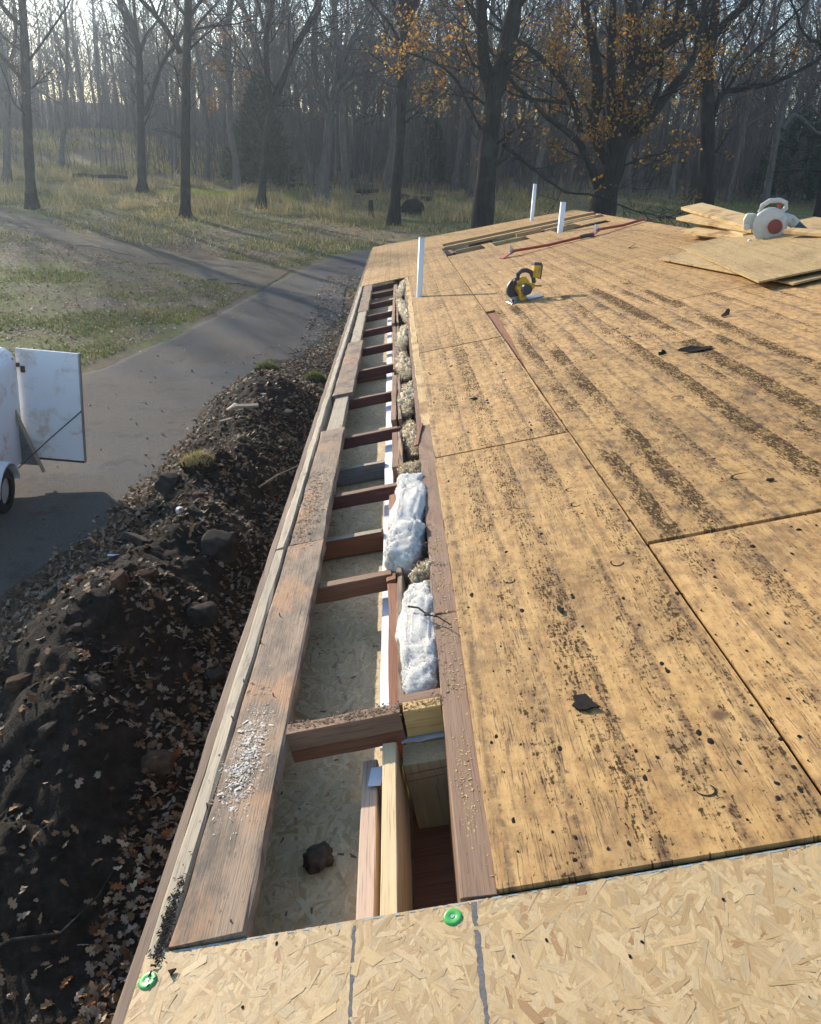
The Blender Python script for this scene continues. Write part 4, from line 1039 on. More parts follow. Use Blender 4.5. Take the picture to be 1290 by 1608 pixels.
# doubled cross piece in the foreground
plank('cross_block', .281, .040, .052, LOOKTOP, house, xf((.3055, .600, -.0275), 0, 0, R(1)), 71, .002, n=5)
plank('cross_block', .281, .040, .036, REDBRN, house, xf((.3045, .606, -.0745), 0, 0, R(1)), 72, .0015, n=5)
plank('cross_block', .17, .040, .05, BROWN, house, xf((.527, .648, -.033), 0, 0, R(1)), 73, .0015, n=4)
plank('yellow_block', .092, .040, .075, YEL, house, xf((.498, .604, -.040), 0, R(2), R(2)), 74, .001, n=3)
plank('yellow_block', .115, .020, .020, YEL, house, xf((.50, .592, -.098), 0, 0, R(3)), 75, .001, n=3)
# lower soffit blocks
for i, (u, mt, w) in enumerate([(1.98, REDBRN, -.14), (2.86, GREYBLK, -.14), (5.15, LOOKTOP, -.145)]):
    plank('soffit_block', .36, .038, .075, mt, house, xf((.18, u, w), 0, 0, R(-2)), 80 + i, .0015, n=4)
    plank('block_edge', .36, .034, .004, GREYWOOD, house, xf((.18, u, w + .0405), 0, 0, R(-2)), 86 + i, .0006, n=3, bev=.0008)
# soffit panel with strands
sof = sheet('soffit_panel', rect(-.02, .40, -.4, 10.0), OSBBASE, top=-.185, th=.011, seed=95)
strands('wood_strands', 22000, -.02, .40, -.25, 9.9, -.185, sof, OSBG, 21, .0014, .2, tone=1.2)
# ---- wall plates and wrap
plank('white_strip', 7.6, .042, .012, WRAP, house, xf((.374, .62 + 3.8, -.125), 0, 0, R(90.25)), 100, .002)
plank('bottom_plate', .95, .036, .085, PINK, house, xf((.352, .095, -.155), 0, 0, R(90.5)), 101, .001)
plank('top_plate', .92, .034, .16, PINE, house, xf((.408, .10, -.145), 0, 0, R(90.2)), 102, .0008)
plank('wrap_tab', .07, .03, .004, WRAP, house, xf((.366, .50, -.108), 0, R(4), R(85)), 103, .002, n=3, bev=.001)
for i, (a, b_) in enumerate([(.66, 1.36), (1.39, 2.2), (2.5, 3.05), (3.3, 4.4), (4.6, 6.4), (6.6, 9.6)]):
    plank('wall_plate', b_ - a, .030, .15, REDBRN if i < 2 else LOOKTOP, house, xf((.418 + .012 * (i > 1), (a + b_) / 2, -.115 + .02 * (i > 1)), R(2 * (-1) ** i), 0, R(90 + .4 * (-1) ** i)), 110 + i, .003)
    plank('plate_edge', b_ - a, .018, .05, OLDFLAT, house, xf((.446 + .012 * (i > 1), (a + b_) / 2, -.045), 0, 0, R(90)), 120 + i, .004)
# ---- cavity in the near bay
plank('post_block', .20, .075, .112, GREEND, house, xf((.490, .538, -.192), 0, R(90), 0), 130, .001, n=4)
sheet('cavity_floor', rect(.42, .60, -.4, .9), REDBRN, top=-.285, th=.012, seed=96)
for i, w in enumerate((-.098, -.118)):
    ragged('chalk_line', (.434, 0), (.545, .004), .0022, REDL, house, 0, 140 + i, 14).matrix_local = xf((0, .4992, w - .02), R(90), 0, 0)
V, F = [], []
for a in range(9):
    for c in range(8):
        x = .432 + .114 * a / 8; y = .577 + .10 * c / 7; V.append((x, y, -.088 + .02 * ss(.58, .64, y) + .007 * noise.noise(Vector((x * 45, y * 35, 3)))))
for a in range(8):
    for c in range(7):
        F.append((a*8+c, (a+1)*8+c, (a+1)*8+c+1, a*8+c+1))
mesh('wrap_sheet', V, F, m_plain('dull_wrap', (.46, .47, .50), .6, .3, .15, 20), house, None, True)
mesh('joist', [(.549, -.4, -.014), (.549, 9.9, -.014), (.500, 9.9, -.34), (.500, -.4, -.34), (.588, -.4, -.014), (.588, 9.9, -.014), (.54, 9.9, -.34), (.54, -.4, -.34)],
     [(0, 3, 2, 1), (4, 5, 6, 7), (0, 1, 5, 4), (3, 7, 6, 2), (0, 4, 7, 3), (1, 2, 6, 5)], BROWN, house)
for i, (a, b_) in enumerate([(.001, 1.02), (1.03, 3.0), (3.01, 5.3), (5.31, 8.0), (8.01, 9.97)]):
    plank('edge_board', b_ - a, .066 if i < 2 else .045, .012, BROWN if i < 2 else STACKW, house, xf(((.5825 + .004 * i) if i < 2 else .597, (a + b_) / 2, -.006), 0, 0, R(90 + .15 * (-1) ** i)), 150 + i, .002 if i < 1 else .006, bev=.0015)
plank('split_lath', .32, .022, .008, REDBRN, house, xf((.555, 2.85, .004), 0, R(-2), R(84)), 160, .003)
sheet('attic_shade_sheet', rect(.45, 3.8, -2.4, 15.6), DARKIN, top=-.62, th=.02, seed=97)  # dark sheet added so the deck openings look shaded inside
for i in range(12):      # hidden deck rafters seen only through the openings
    plank('rafter', 3.1, .04, .14, LOOKTOP, house, xf((2.2, .6 + .813 * i, -.10), 0, 0, 0), 170 + i)
# ---- far gable opening
for i, (u, w, mt) in enumerate([(13.22, .006, CEDAR), (13.74, .022, CEDAR)]):
    plank('gable_rafter', 2.58, .15, .04, mt, house, xf((2.56, u, w - .02), 0, 0, R(-.6)), 190 + i, .002)
for i, (v, u, L) in enumerate([(1.60, 12.25, .42), (2.2, 12.2, .52), (2.62, 12.9, .4), (3.05, 12.55, .45), (3.45, 12.95, .5)]):
    plank('gable_block', L, .05, .10, [CEDAR, STACKW, CEDAR, STACKW, STACKW][i], house, xf((v, u, -.05), 0, 0, R(3 * (-1) ** i)), 200 + i, .002)
plank('trim_piece', .6, .05, .02, REDBRN, house, xf((1.33, 12.2, -.006), 0, 0, R(92)), 206)
# ---- walls (vertical in the world)
def wall(name, x0, x1, y0, y1, zt0, zt1):
    V = [(x0, y0, -.4), (x1, y0, -.4), (x1, y1, -.4), (x0, y1, -.4), (x0, y0, zt0), (x1, y0, zt0), (x1, y1, zt1), (x0, y1, zt1)]
    return mesh(name, V, [(0, 3, 2, 1), (4, 5, 6, 7), (0, 1, 5, 4), (1, 2, 6, 5), (2, 3, 7, 6), (3, 0, 4, 7)], WALLM, house, RMI)
wall('wall', .42, .54, -2.5, 15.6, 2.46, 1.90); wall('wall', 6.85, 6.97, -2.5, 15.6, 2.5, 1.95)
xr = 3.76
V = [(.55, 15.45, -.4), (6.84, 15.45, -.4), (6.84, 15.45, 2.0), (xr, 15.45, 2.95), (.55, 15.45, 1.98)]
V += [(x, 15.58, z) for x, y, z in V]
mesh('gable_wall', V, [(0, 1, 2, 3, 4), (9, 8, 7, 6, 5)] + [(i, i + 5, (i + 1) % 5 + 5, (i + 1) % 5) for i in range(5)], WALLM, house, RMI)

# ---- knots, plugs, nail heads, tar specks on the deck
def plug(v, u, a, b_, rz):
    V, F = [], []; n = 22
    for k in range(n):
        t = math.pi * (1.15 * k / (n - 1)) + .9; r0, r1 = 1.0, 1.13 + .12 * math.sin(math.pi * k / (n - 1))
        for r in (r0, r1): V.append((a * r * math.cos(t), b_ * r * math.sin(t), .0))
    for k in range(n - 1): F.append((2*k, 2*k+2, 2*k+3, 2*k+1))
    c = mesh('knot_ring', V, F, TAR, house, xf((v, u, .0054), 0, 0, rz))
for i, (v, u, a) in enumerate([(1.653, 1.577, .034), (1.096, 1.761, .018), (1.086, 1.618, .02), (1.107, 1.128, .021), (.785, 1.144, .018), (1.03, .155, .0175), (1.114, .683, .015), (1.37, 2.35, .02), (1.5, 2.1, .018), (1.75, 2.6, .03)]):
    plug(v, u, a, a * .8, .5 * i)
b = MB('dark_knot'); o_ = b.co(); rl = b.n('VectorMath', {0: o_}, operation='LENGTH').outputs['Value']; nn_ = b.noise(o_, 60, 4, .6)
q_ = b.ma('ADD', b.ma('MULTIPLY', rl, 36.0), b.ma('MULTIPLY', nn_, .5)); rw = b.ma('SINE', b.ma('MULTIPLY', q_, 34.0))
kc = b.mix(b.step(rw, -.3, .8), (.07, .033, .016, 1), (.15, .07, .03, 1)); kb = b.n('BsdfPrincipled', {'Base Color': kc, 'Roughness': .7}); kt = b.n('BsdfTransparent'); km = b.n('MixShader', {0: b.ma('ADD', .35, b.ma('MULTIPLY', b.step(q_, .45, 1.2), .65))})
b.t.links.new(kb.outputs[0], km.inputs[1]); b.t.links.new(kt.outputs[0], km.inputs[2]); b.t.links.new(km.outputs[0], b.out.inputs[0]); KN = b.m
for i, (v, u, r) in enumerate([(1.132, .362, .036), (1.20, 1.95, .034), (1.43, 1.75, .034), (1.9, 2.05, .034), (1.75, .5, .034)]):
    o = mesh('knot', [(x, y * 1.15, 0) for x, y in circ(r, 16)], [tuple(range(16))], KN, house, xf((v, u, .0053)))
V, F = [], []; rg = random.Random(8)
def speck(v, u, r, h):
    n = 6; b0 = len(V); ax = rg.uniform(1, 2.2); 
    for k in range(n): t = 2*math.pi*k/n; q = rg.uniform(.6, 1.2); V.append((v + r*q*math.cos(t), u + ax*r*q*math.sin(t), .003))
    V.append((v, u, .005 + h)); [F.append((b0+k, b0+(k+1) % n, b0+n)) for k in range(n)]
for i in range(300):
    u = 4.5 * rg.random() ** 1.5 + .05; v = rg.uniform(.66, 2.35 if u > .4 else 1.6); speck(v, u, rg.choice((.0022, .003, .0035, .005)), rg.uniform(.001, .004))
for i in range(60):
    for q in range(rg.randint(2, 5)):
        u = .15 + 5 * rg.random() ** 1.3; v = .66 + round(rg.uniform(0, 11)) * .139; speck(v + rg.gauss(0, .006), u + rg.gauss(0, .01), rg.choice((.003, .006, .008)), .003)
for i in range(10):
    speck(.66 + rg.random() * .9, .03 + rg.random() * .12, .0075, .003)
o = np_mesh('tar_specks', V, F, TAR, house); tag(o, kind='stuff')
# bits lying on the OSB
V, F = [], []
for i in range(16): speck(rg.uniform(.02, 1.6), rg.uniform(-.3, -.02), rg.choice((.0012, .0018, .003)), .0006)
V = [(x, y, z - .0045) for x, y, z in V]
o = np_mesh('dark_specks', V, F, TAR, house); tag(o, kind='stuff')

# ---- debris on eave boards (crumbs, flakes, shavings)
def crumbs(name, n, fn, mat, seed, smin, smax, flat=.5):
    rs = np.random.RandomState(seed); Vs, Fs = [], []
    base = np.array([(-1, -.6, 0), (1, -.8, 0), (.8, .7, 0), (-.9, .8, 0), (0, 0, 1)]); ff = [(0, 1, 4), (1, 2, 4), (2, 3, 4), (3, 0, 4)]
    for i in range(n):
        v, u, w = fn(rs); s = rs.uniform(smin, smax); a = rs.uniform(0, 6.28); q = base * np.array([s * rs.uniform(.8, 2.2), s * rs.uniform(.5, 1), s * flat * rs.uniform(.4, 1.2)]) + rs.normal(0, s * .2, (5, 3))
        ca, sa = math.cos(a), math.sin(a); b0 = len(Vs) * 5; Vs.append(np.stack([v + q[:, 0] * ca - q[:, 1] * sa, u + q[:, 0] * sa + q[:, 1] * ca, w + q[:, 2]], 1)); Fs += [(b0 + a_, b0 + b2, b0 + c2) for a_, b2, c2 in ff]
    o = np_mesh(name, np.vstack(Vs), np.array(Fs), mat, house); tag(o, kind='stuff'); return o
crumbs('pale_flakes', 900, lambda r: (.075 + r.normal(0, .020) + .012 * r.uniform(), .50 + r.normal(0, .10), .002 + abs(r.normal(0, .004))), FLAKE, 1, .0005, .0024, .2)
crumbs('pale_flakes', 60, lambda r: (.078 + r.normal(0, .018), .50 + r.normal(0, .09), .002 + abs(r.normal(0, .003))), FLAKE, 31, .003, .006, .12)
crumbs('grey_flakes', 500, lambda r: (.075 + r.normal(0, .022), .48 + r.normal(0, .11), .0015), m_plain('grey_flake', (.24, .20, .16), .95, .1, .4, 60), 32, .0008, .0045, .2)
crumbs('wood_crumbs', 520, lambda r: (.075 + r.normal(0, .025), .47 + r.normal(0, .14), .001), CHIPS, 2, .0008, .004)
crumbs('wood_crumbs', 700, lambda r: (.08 + r.normal(0, .03), r.uniform(1.7, 3.2), .001), CHIPS, 3, .001, .004)
crumbs('rotten_wood', 520, lambda r: (.075 + r.normal(0, .022), r.choice([2.0, 2.2, 2.9, 4.6]) + r.normal(0, .17), .0005), m_plain('rotten_orange', (.42, .23, .11), .95, .1, .4, 50), 4, .0007, .0035, .3)
crumbs('wood_crumbs', 420, lambda r: (r.uniform(.17, .56), .605 + r.normal(0, .012), .0), CHIPS, 5, .0008, .003)
crumbs('wood_crumbs', 700, lambda r: (.55 + r.normal(0, .02), r.uniform(.6, 3.5), .001), CHIPS, 6, .0007, .003)
crumbs('straw_shavings', 420, lambda r: (.585 + r.normal(0, .012), r.choice([.2, .36, .7, .95, 1.2, 1.5]) + r.normal(0, .06), .001), STRAWM, 7, .0006, .0026, .3)
crumbs('soffit_crumbs', 260, lambda r: (r.uniform(.02, .34), r.uniform(-.1, 6), -.183), CHIPS, 8, .001, .006)
crumbs('tar_grit', 420, lambda r: (.006 + r.normal(0, .006), .055 + r.normal(0, .045), .0015), TAR, 9, .001, .003, 1.0)
# bent nails standing in the boards
for i, (v, u, a) in enumerate([(.015, .36, 1.0), (.13, .03, .3), (.07, 1.2, 2.0), (.03, 1.05, .6), (.015, .68, 2.2), (.012, .85, .2), (.11, .75, 1.2)]):
    tube('nail', [Vector((0, 0, -.004)), Vector((.004 * math.cos(a), .004 * math.sin(a), .010))], .0016, NAILM, house, xf((v, u, 0)), 6)

# ================================================================ things on the roof
def superq(name, sx, sy, sz, mat, lm, seed, amp=.12, fr=2.5, e=.45, sub=5, parent=None):
    bm = bmesh.new(); bmesh.ops.create_icosphere(bm, subdivisions=sub, radius=1); o = Vector((seed * 2.3, seed * .7, seed * 1.9))
    for v in bm.verts:
        p = v.co; q = Vector([math.copysign(abs(c) ** e, c) for c in p]); q = Vector((q.x * sx, q.y * sy, q.z * sz)); s = min(sx, sy, sz)
        nn = noise.noise(q * fr * 4 + o) + .6 * noise.noise(q * fr * 11 + o) + .4 * noise.noise(q * fr * 27 + o) + .25 * noise.noise(q * fr * 60 + o)
        v.co = q + p * (amp * s * nn)
    return bm_obj(name, bm, mat, parent, lm, True)
ins = superq('insulation_batt', .058, .33, .085, INSW, RM @ xf((.503, .99, -.083), 0, R(-3), R(-2)), 1, .26, 3.0, .52); tag(ins, 'long white insulation batt lying in the nearer eave bay under a twig', 'insulation')
ins = superq('insulation_batt', .066, .47, .10, INSW, RM @ xf((.482, 1.90, -.072), R(-2), R(4), R(-4)), 2, .28, 3.0, .52); tag(ins, 'torn white insulation batt bulging over the eave, farther of the two', 'insulation')
YL = ['tan wool tuft between the two white batts', 'tan wool tuft stuffed beside the yellow end-grain block', 'ragged tan wool clump in the eave gap near the long split board', 'small dirty wool clump in the fifth eave bay', 'tan wool clump spilling over the plate in the middle of the eave',
      'yellowed wool lump right below the nearest white pipe', 'long pale wool strip beside the nearest white pipe', 'pale wool scrap at the far end of the eave opening']
for i, (v, u, w, sx, sy, sz) in enumerate([(.54, 1.36, -.03, .05, .05, .03), (.50, 2.44, -.03, .05, .06, .028), (.51, 3.05, -.06, .035, .30, .028), (.505, 3.8, -.035, .042, .38, .028), (.495, 4.75, -.03, .048, .42, .030), (.50, 5.85, -.025, .045, .55, .028), (.52, 7.4, -.02, .042, .85, .026), (.525, 9.1, -.015, .042, .75, .026)]):
    o = superq('insulation_scrap', sx, sy, sz, INSY if i not in (6,) else INSY, RM @ xf((v, u, w - .012), 0, 0, R(3 * (-1) ** i)), 5 + i, .95, 6, .75, 5); tag(o, YL[i], 'insulation', 'tan insulation scraps along the eave')
def fuzz(ob, n, L, w, mat, seed):
    rs = np.random.RandomState(seed); me = ob.data; nv = len(me.vertices); P = np.empty(nv * 3, np.float32); me.vertices.foreach_get('co', P); P = P.reshape(-1, 3)
    N = np.empty(nv * 3, np.float32); me.vertices.foreach_get('normal', N); N = N.reshape(-1, 3); ix = rs.randint(0, nv, n); p = P[ix]; nn = N[ix]
    t = rs.normal(0, 1, (n, 3)); t /= np.linalg.norm(t, axis=1, keepdims=True); d = nn * rs.uniform(.05, .5, (n, 1)) + t * .8; l = rs.uniform(.4, 1.3, (n, 1)) * L
    sd_ = np.cross(d, rs.normal(0, 1, (n, 3))); sd_ /= np.linalg.norm(sd_, axis=1, keepdims=True); sd_ *= w
    a = p - d * l * .5; b2 = p + nn * l * .25; c = p + d * l * .5
    VV = np.stack([a - sd_, a + sd_, b2 + sd_, b2 - sd_, c + sd_ * .5, c - sd_ * .5], 1).reshape(-1, 3); k = np.arange(n) * 6
    FF = np.vstack([np.stack([k, k+1, k+2, k+3], 1), np.stack([k+3, k+2, k+4, k+5], 1)])
    o = np_mesh('wool_fibres', VV, FF, mat, ob); tag(o, kind='stuff')
for ob in [o for o in COL.objects if o.name.startswith('insulation_batt')]: fuzz(ob, 4500, .010, .0005, INSW, 3); fuzz(ob, 200, .012, .0008, INSY, 5)
for i_, ob in enumerate([o for o in COL.objects if o.name.startswith('insulation_scrap')]): fuzz(ob, 2200, .03, .0016, INSY, 20 + i_)
# stone on the soffit
o = blob('dirt_clod', .034, .030, .022, STONE, None, RM @ xf((.225, .335, -.166), 0, 0, .3), 3, .38, 2.0, 4); tag(o, 'dark rough lump lying on the soffit panel in the nearest bay', 'clod')
# twig on the batt
tube('twig', [(0, 0, 0), (.03, -.03, .006), (.055, -.075, .002), (.085, -.105, .006), (.118, -.16, .004)], .0032, BARK, None, RM @ xf((.478, 1.075, .016)), 6, True, .0018)
tag(bpy.data.objects['twig'], 'thin dark twig lying across the nearer white batt', 'twig')
# tar paper and shingle scraps
def scrap(v, u, r, seed, label, asp=1.0, rz=0, curl=.15, w=.0065, mat=TAR, name='shingle_scrap', n=11):
    rg = random.Random(seed); V = [(0, 0, .002)]; 
    for k in range(n):
        t = 2*math.pi*k/n; q = r * rg.uniform(.55, 1.15); V.append((q*math.cos(t), asp*q*math.sin(t), .001 + curl * max(0, q * math.cos(t + seed)) + rg.uniform(0, .001)))
    m_ = len(V); V += [(x, y, z + .0035) for x, y, z in V]
    F = [(0, 1 + (k+1) % n, 1 + k) for k in range(n)] + [(m_, m_ + 1 + k, m_ + 1 + (k+1) % n) for k in range(n)] + [(1 + k, 1 + (k+1) % n, m_ + 1 + (k+1) % n, m_ + 1 + k) for k in range(n)]
    o = mesh(name, V, F, mat, None, RM @ xf((v, u, w), 0, 0, rz)); tag(o, label, 'shingle scrap'); return o
scrap(.872, .478, .027, 1, 'torn black shingle scrap on the nearest old plywood sheet', 1.5, .5, .1)
scrap(.897, .907, .009, 2, 'tiny dark tar flake above the torn black scrap', 2.2, .1, .1)
scrap(.874, 3.311, .022, 3, 'small grey shingle chip alone on the far side of the left deck strip', .9, .3, .2, .003)
scrap(2.10, 3.37, .12, 4, 'long dark shingle strip on the heavily stained sheet', .32, -.1, .12, .009)
scrap(1.93, 3.42, .022, 5, 'small curled black bit beside the long shingle strip', .8, .3, .9, .008)
scrap(2.50, 4.05, .032, 6, 'upright curled black shingle bit near the loose sheets', .8, .3, 1.1, .008)
scrap(3.02, 8.2, .05, 7, 'small dark leaf-like scrap in front of the red pry tools', .8, .3, .5)
scrap(.042, -.053, .013, 8, 'black triangular tar chip beside the left green cap', 1.0, .6, .2, -.0015, n=3)
scrap(1.712, 1.498, .016, 9, 'dark oval tar flake right of the large knot ring', .7, 0, .05)
scrap(1.42, 7.6, .02, 10, 'tiny dark scrap on the deck left of the saw', 1, 0, .2)
o = scrap(.53, .99, .012, 12, 'small grey chip lying on the nearer white batt', .8, .4, .1, .022, ROCKM, 'grey_chip', 5); o['category'] = 'chip'

# white vent pipes
for v, u, h, r, lb in [(.640, 7.885, .60, .030, 'nearest white vent pipe at the torn eave edge'), (2.93, 14.95, .63, .032, 'thin white vent pipe farthest away by the roof end'), (2.83, 11.62, .42, .040, 'short white vent pipe in the gable opening by the red tools')]:
    b0 = RM @ Vector((v, u, -.25)); e = empty('vent_pipe', Matrix.Translation(b0)); tag(e, lb, 'pipe', 'white vent pipes')
    H = h + .25; V, F = [], []
    tube_np(V, F, [Vector((0, 0, 0)), Vector((0, 0, H)), Vector((0, 0, H)), Vector((0, 0, H - .15))], [r, r, r * .87, r * .87], 20)
    np_mesh('pipe_wall', V, F, PVC, e, smooth=False)

# circular saw
saw = empty('circular_saw', RM @ xf((1.585, 6.25, .004), 0, 0, R(14))); tag(saw, 'yellow and black cordless circular saw standing on the deck', 'saw')
o = box('base_plate', .30, .13, .005, STEEL, saw, xf((0, -.005, .006), R(4)), .002)
prism('upper_guard', circ(.108, 22, R(-15), R(195)) + [(-.085, -.045), (.085, -.045)], .036, DGREY, saw, xf((-.035, .035, .085)), 'Y', .006)
prism('blade', circ(.085, 28), .003, STEEL, saw, xf((-.035, .035, .07)), 'Y')
prism('lower_guard', circ(.092, 20, R(150), R(330)), .028, STEEL, saw, xf((-.035, .035, .075)), 'Y', .003)
bm = bmesh.new(); bmesh.ops.create_cone(bm, cap_ends=True, segments=24, radius1=.056, radius2=.050, depth=.12, matrix=xf((-.01, -.035, .095), R(90)))
bmesh.ops.bevel(bm, geom=[e for e in bm.edges if e.calc_face_angle(0) > .8], offset=.008, segments=2, affect='EDGES')
mo = bm_obj('motor_housing', bm, SAWY, saw, I4, True)
bm = bmesh.new(); bmesh.ops.create_cone(bm, cap_ends=True, segments=24, radius1=.044, radius2=.049, depth=.03, matrix=xf((-.01, -.105, .095), R(-90)))
bm_obj('motor_cap', bm, DGREY, mo, I4)
prism('body_shell', [(-.07, .10), (-.05, .165), (-.01, .20), (.03, .19), (.055, .13), (.10, .12), (.10, .09), (.05, .06), (-.04, .06)], .07, SAWY, saw, xf((0, -.01, 0)), 'Y', .010)
tube('handle', [(-.04, -.01, .175), (-.03, -.01, .225), (.005, -.01, .243), (.05, -.01, .238), (.085, -.01, .215), (.10, -.01, .17), (.10, -.01, .12)], .019, DGREY, saw, None, 12)
tube('front_grip', [(-.075, -.02, .15), (-.085, -.05, .18), (-.08, -.075, .19)], .014, DGREY, saw, None, 10)
bt = box('battery', .068, .078, .115, SAWY, saw, xf((.135, -.01, .215), 0, R(18)), .008)
box('battery_top', .07, .08, .03, DGREY, bt, xf((-.004, 0, .055)), .006); box('battery_band', .012, .080, .116, DGREY, bt, xf((.034, 0, -.004)), .003)
box('motor_foot', .05, .06, .07, SAWY, saw, xf((-.03, -.03, .04)), .006)
tube('depth_lever', [(.08, -.03, .10), (.12, -.04, .092), (.15, -.045, .085)], .006, DGREY, saw, None, 8)
tube('edge_knob', [(-.12, -.03, .008), (-.12, -.03, .03)], .010, DGREY, saw, None, 8)

# red pry tools
def pry(name, v0, u0, v1, u1, label, grip):
    a, b_ = Vector((v0, u0, 0)), Vector((v1, u1, 0)); L = (b_ - a).length; ang = math.atan2(b_.y - a.y, b_.x - a.x)
    e = empty(name, RM @ xf((v0, u0, .018), 0, 0, ang)); tag(e, label, 'pry bar', 'red long-handled pry tools')
    tube('shaft', [(.16, 0, .045), (.4, 0, .028), (L * .6, 0, .012), (L, 0, .012)], .017, REDP, e, None, 10)
    V = [(0, -.075, -.012), (0, .075, -.012), (.20, .035, .035), (.20, -.035, .035), (.0, -.075, -.006), (0, .075, -.006), (.20, .035, .062), (.20, -.035, .062)]
    mesh('fork_head', V, [(0, 1, 2, 3), (7, 6, 5, 4), (0, 3, 7, 4), (1, 5, 6, 2), (0, 4, 5, 1), (3, 2, 6, 7)], REDP, e)
    mesh('heel_fin', [(.12, -.012, .03), (.20, -.012, .05), (.14, -.012, .12), (.12, .012, .03), (.20, .012, .05), (.14, .012, .12)], [(0, 1, 2), (5, 4, 3), (0, 3, 4, 1), (1, 4, 5, 2), (2, 5, 3, 0)], STEEL, e)
    if grip: tube('grip', [(L - .02, 0, .014), (L + .06, -.02, .018), (L + .14, -.07, .012)], .026, DGREY, e, None, 10)
pry('pry_bar', 1.80, 9.75, 2.88, 10.05, 'red long-handled pry tool with black grip, the nearer of two', True)
pry('pry_bar', 2.98, 10.12, 3.84, 10.62, 'red pry tool pointing at the ridge, the farther of two', False)

# loose plywood sheets near the ridge
def loose(L, w, lm, label, seed, stain=.05):
    o = sheet('loose_sheet', rect(0, w, 0, L), PLYL, None, .0, .013, stain, .002, lm, seed); tag(o, label, 'plywood'); return o
loose(2.35, 1.22, RM @ xf((3.10, 4.47, .034), 0, R(-1.2), R(4.5)), 'lower loose plywood sheet with its corner sticking out underneath', 301)
loose(2.60, 1.22, RM @ xf((2.93, 4.60, .068), R(-.4), R(-1.5), R(-6.5)), 'upper loose pale plywood sheet lying askew near the ridge', 302)
o = plank('loose_board', .9, .10, .03, STACKW, None, RM @ xf((3.95, 5.75, .10), 0, R(4), R(-72)), 310); tag(o, 'short board poking out to the right below the blower hose', 'board')
BL = ['topmost board of the stack at the ridge, tilted up', 'second board from the top of the stack at the ridge', 'third board from the top of the stack at the ridge', 'fourth board from the top, broad yellow end, stack at the ridge', 'bottom board of the stack lying on the ridge']
for i, (v, u, w, L, wd, rz, ry) in enumerate([(3.86, 7.75, .185, 1.75, .24, -88, 4.5), (3.80, 7.60, .142, 1.5, .28, -82, 3.6), (3.85, 7.62, .104, 1.45, .22, -92, 3.0), (3.76, 7.35, .066, 1.25, .34, -80, 2.0), (3.80, 7.35, .028, 1.3, .30, -86, .8)]):
    o = plank('stacked_board', L, wd, .030, STACKW, None, RM @ xf((v, u, w), 0, R(ry), R(rz)), 320 + i, .002); tag(o, BL[i], 'board', 'boards stacked on the ridge')

# leaf blower
bz = RM @ Vector((3.775, 6.50, .0))
bl = empty('leaf_blower', Matrix.Translation(bz) @ Matrix.Rotation(R(-20), 4, 'Z') @ Matrix.Rotation(R(-4), 4, 'Y')); tag(bl, 'grimy white leaf blower with red grille resting on the ridge', 'leaf blower')
vol = [((.128 + .028 * (k / 26)) * math.cos(R(-100 + 360 * k / 26)), (.128 + .028 * (k / 26)) * math.sin(R(-100 + 360 * k / 26))) for k in range(26)]
fh = prism('fan_housing', vol, .13, BLOWW, bl, xf((0, 0, .165)), 'Y', .022, True)
gr_ = prism('intake_grille', circ(.060, 28), .018, ORNG, fh, xf((.035, -.068, -.01)), 'Y', .005)
for r in (.050, .037, .024, .011):
    n = 26; V = []; F = []
    for k in range(n):
        for rr in (r - .0035, r + .0035): V.append((rr*math.cos(2*math.pi*k/n), -.0105, rr*math.sin(2*math.pi*k/n)))
    for k in range(n): a = 2*k; b2 = 2*((k+1) % n); F.append((a, b2, b2+1, a+1))
    mesh('grille_slot', V, F, DGREY, gr_)
tube('handle', [(-.10, 0, .27), (-.085, 0, .325), (-.03, 0, .362), (.05, 0, .365), (.10, 0, .345), (.105, 0, .30), (.075, 0, .27)], .021, BLOWW, bl, None, 12)
tube('trigger', [(.045, 0, .34), (.052, 0, .30)], .012, ORNG, bl, None, 8)
prism('engine_cover', [(-.055, -.06), (.055, -.06), (.06, .03), (.03, .07), (-.04, .07), (-.06, .02)], .13, BLOWW, bl, xf((-.165, .02, .19)), 'Y', .015)
tube('fuel_cap', [(-.19, -.05, .15), (-.19, -.075, .15)], .026, BLOWW, bl, None, 14)
prism('foot', [(-.20, 0), (-.02, 0), (-.03, .04), (-.16, .05)], .10, BLOWW, bl, xf((.0, -.01, .0)), 'Y', .008)
tube('outlet_neck', [(.08, .0, .22), (.16, .0, .20), (.205, .0, .165)], .052, BLOWW, bl, None, 16, True, .045)
tube('blower_tube', [(.19, .0, .175), (.30, .01, .08), (.42, .02, -.02), (.56, .03, -.11)], .043, DGREY, bl, None, 16)
tube('clamp_knob', [(.19, -.045, .215), (.19, -.075, .22)], .012, BLOWW, bl, None, 8)

# ================================================================ trailer
TX, TY = -4.24, 9.02
tr = empty('cargo_trailer', Matrix.Translation((TX, TY, terr(TX, TY) + .02)) @ Matrix.Rotation(R(3.2), 4, 'Y') @ Matrix.Rotation(R(4), 4, 'Z')); tag(tr, 'small rusty white cargo trailer parked on the drive with rear door open', 'trailer')
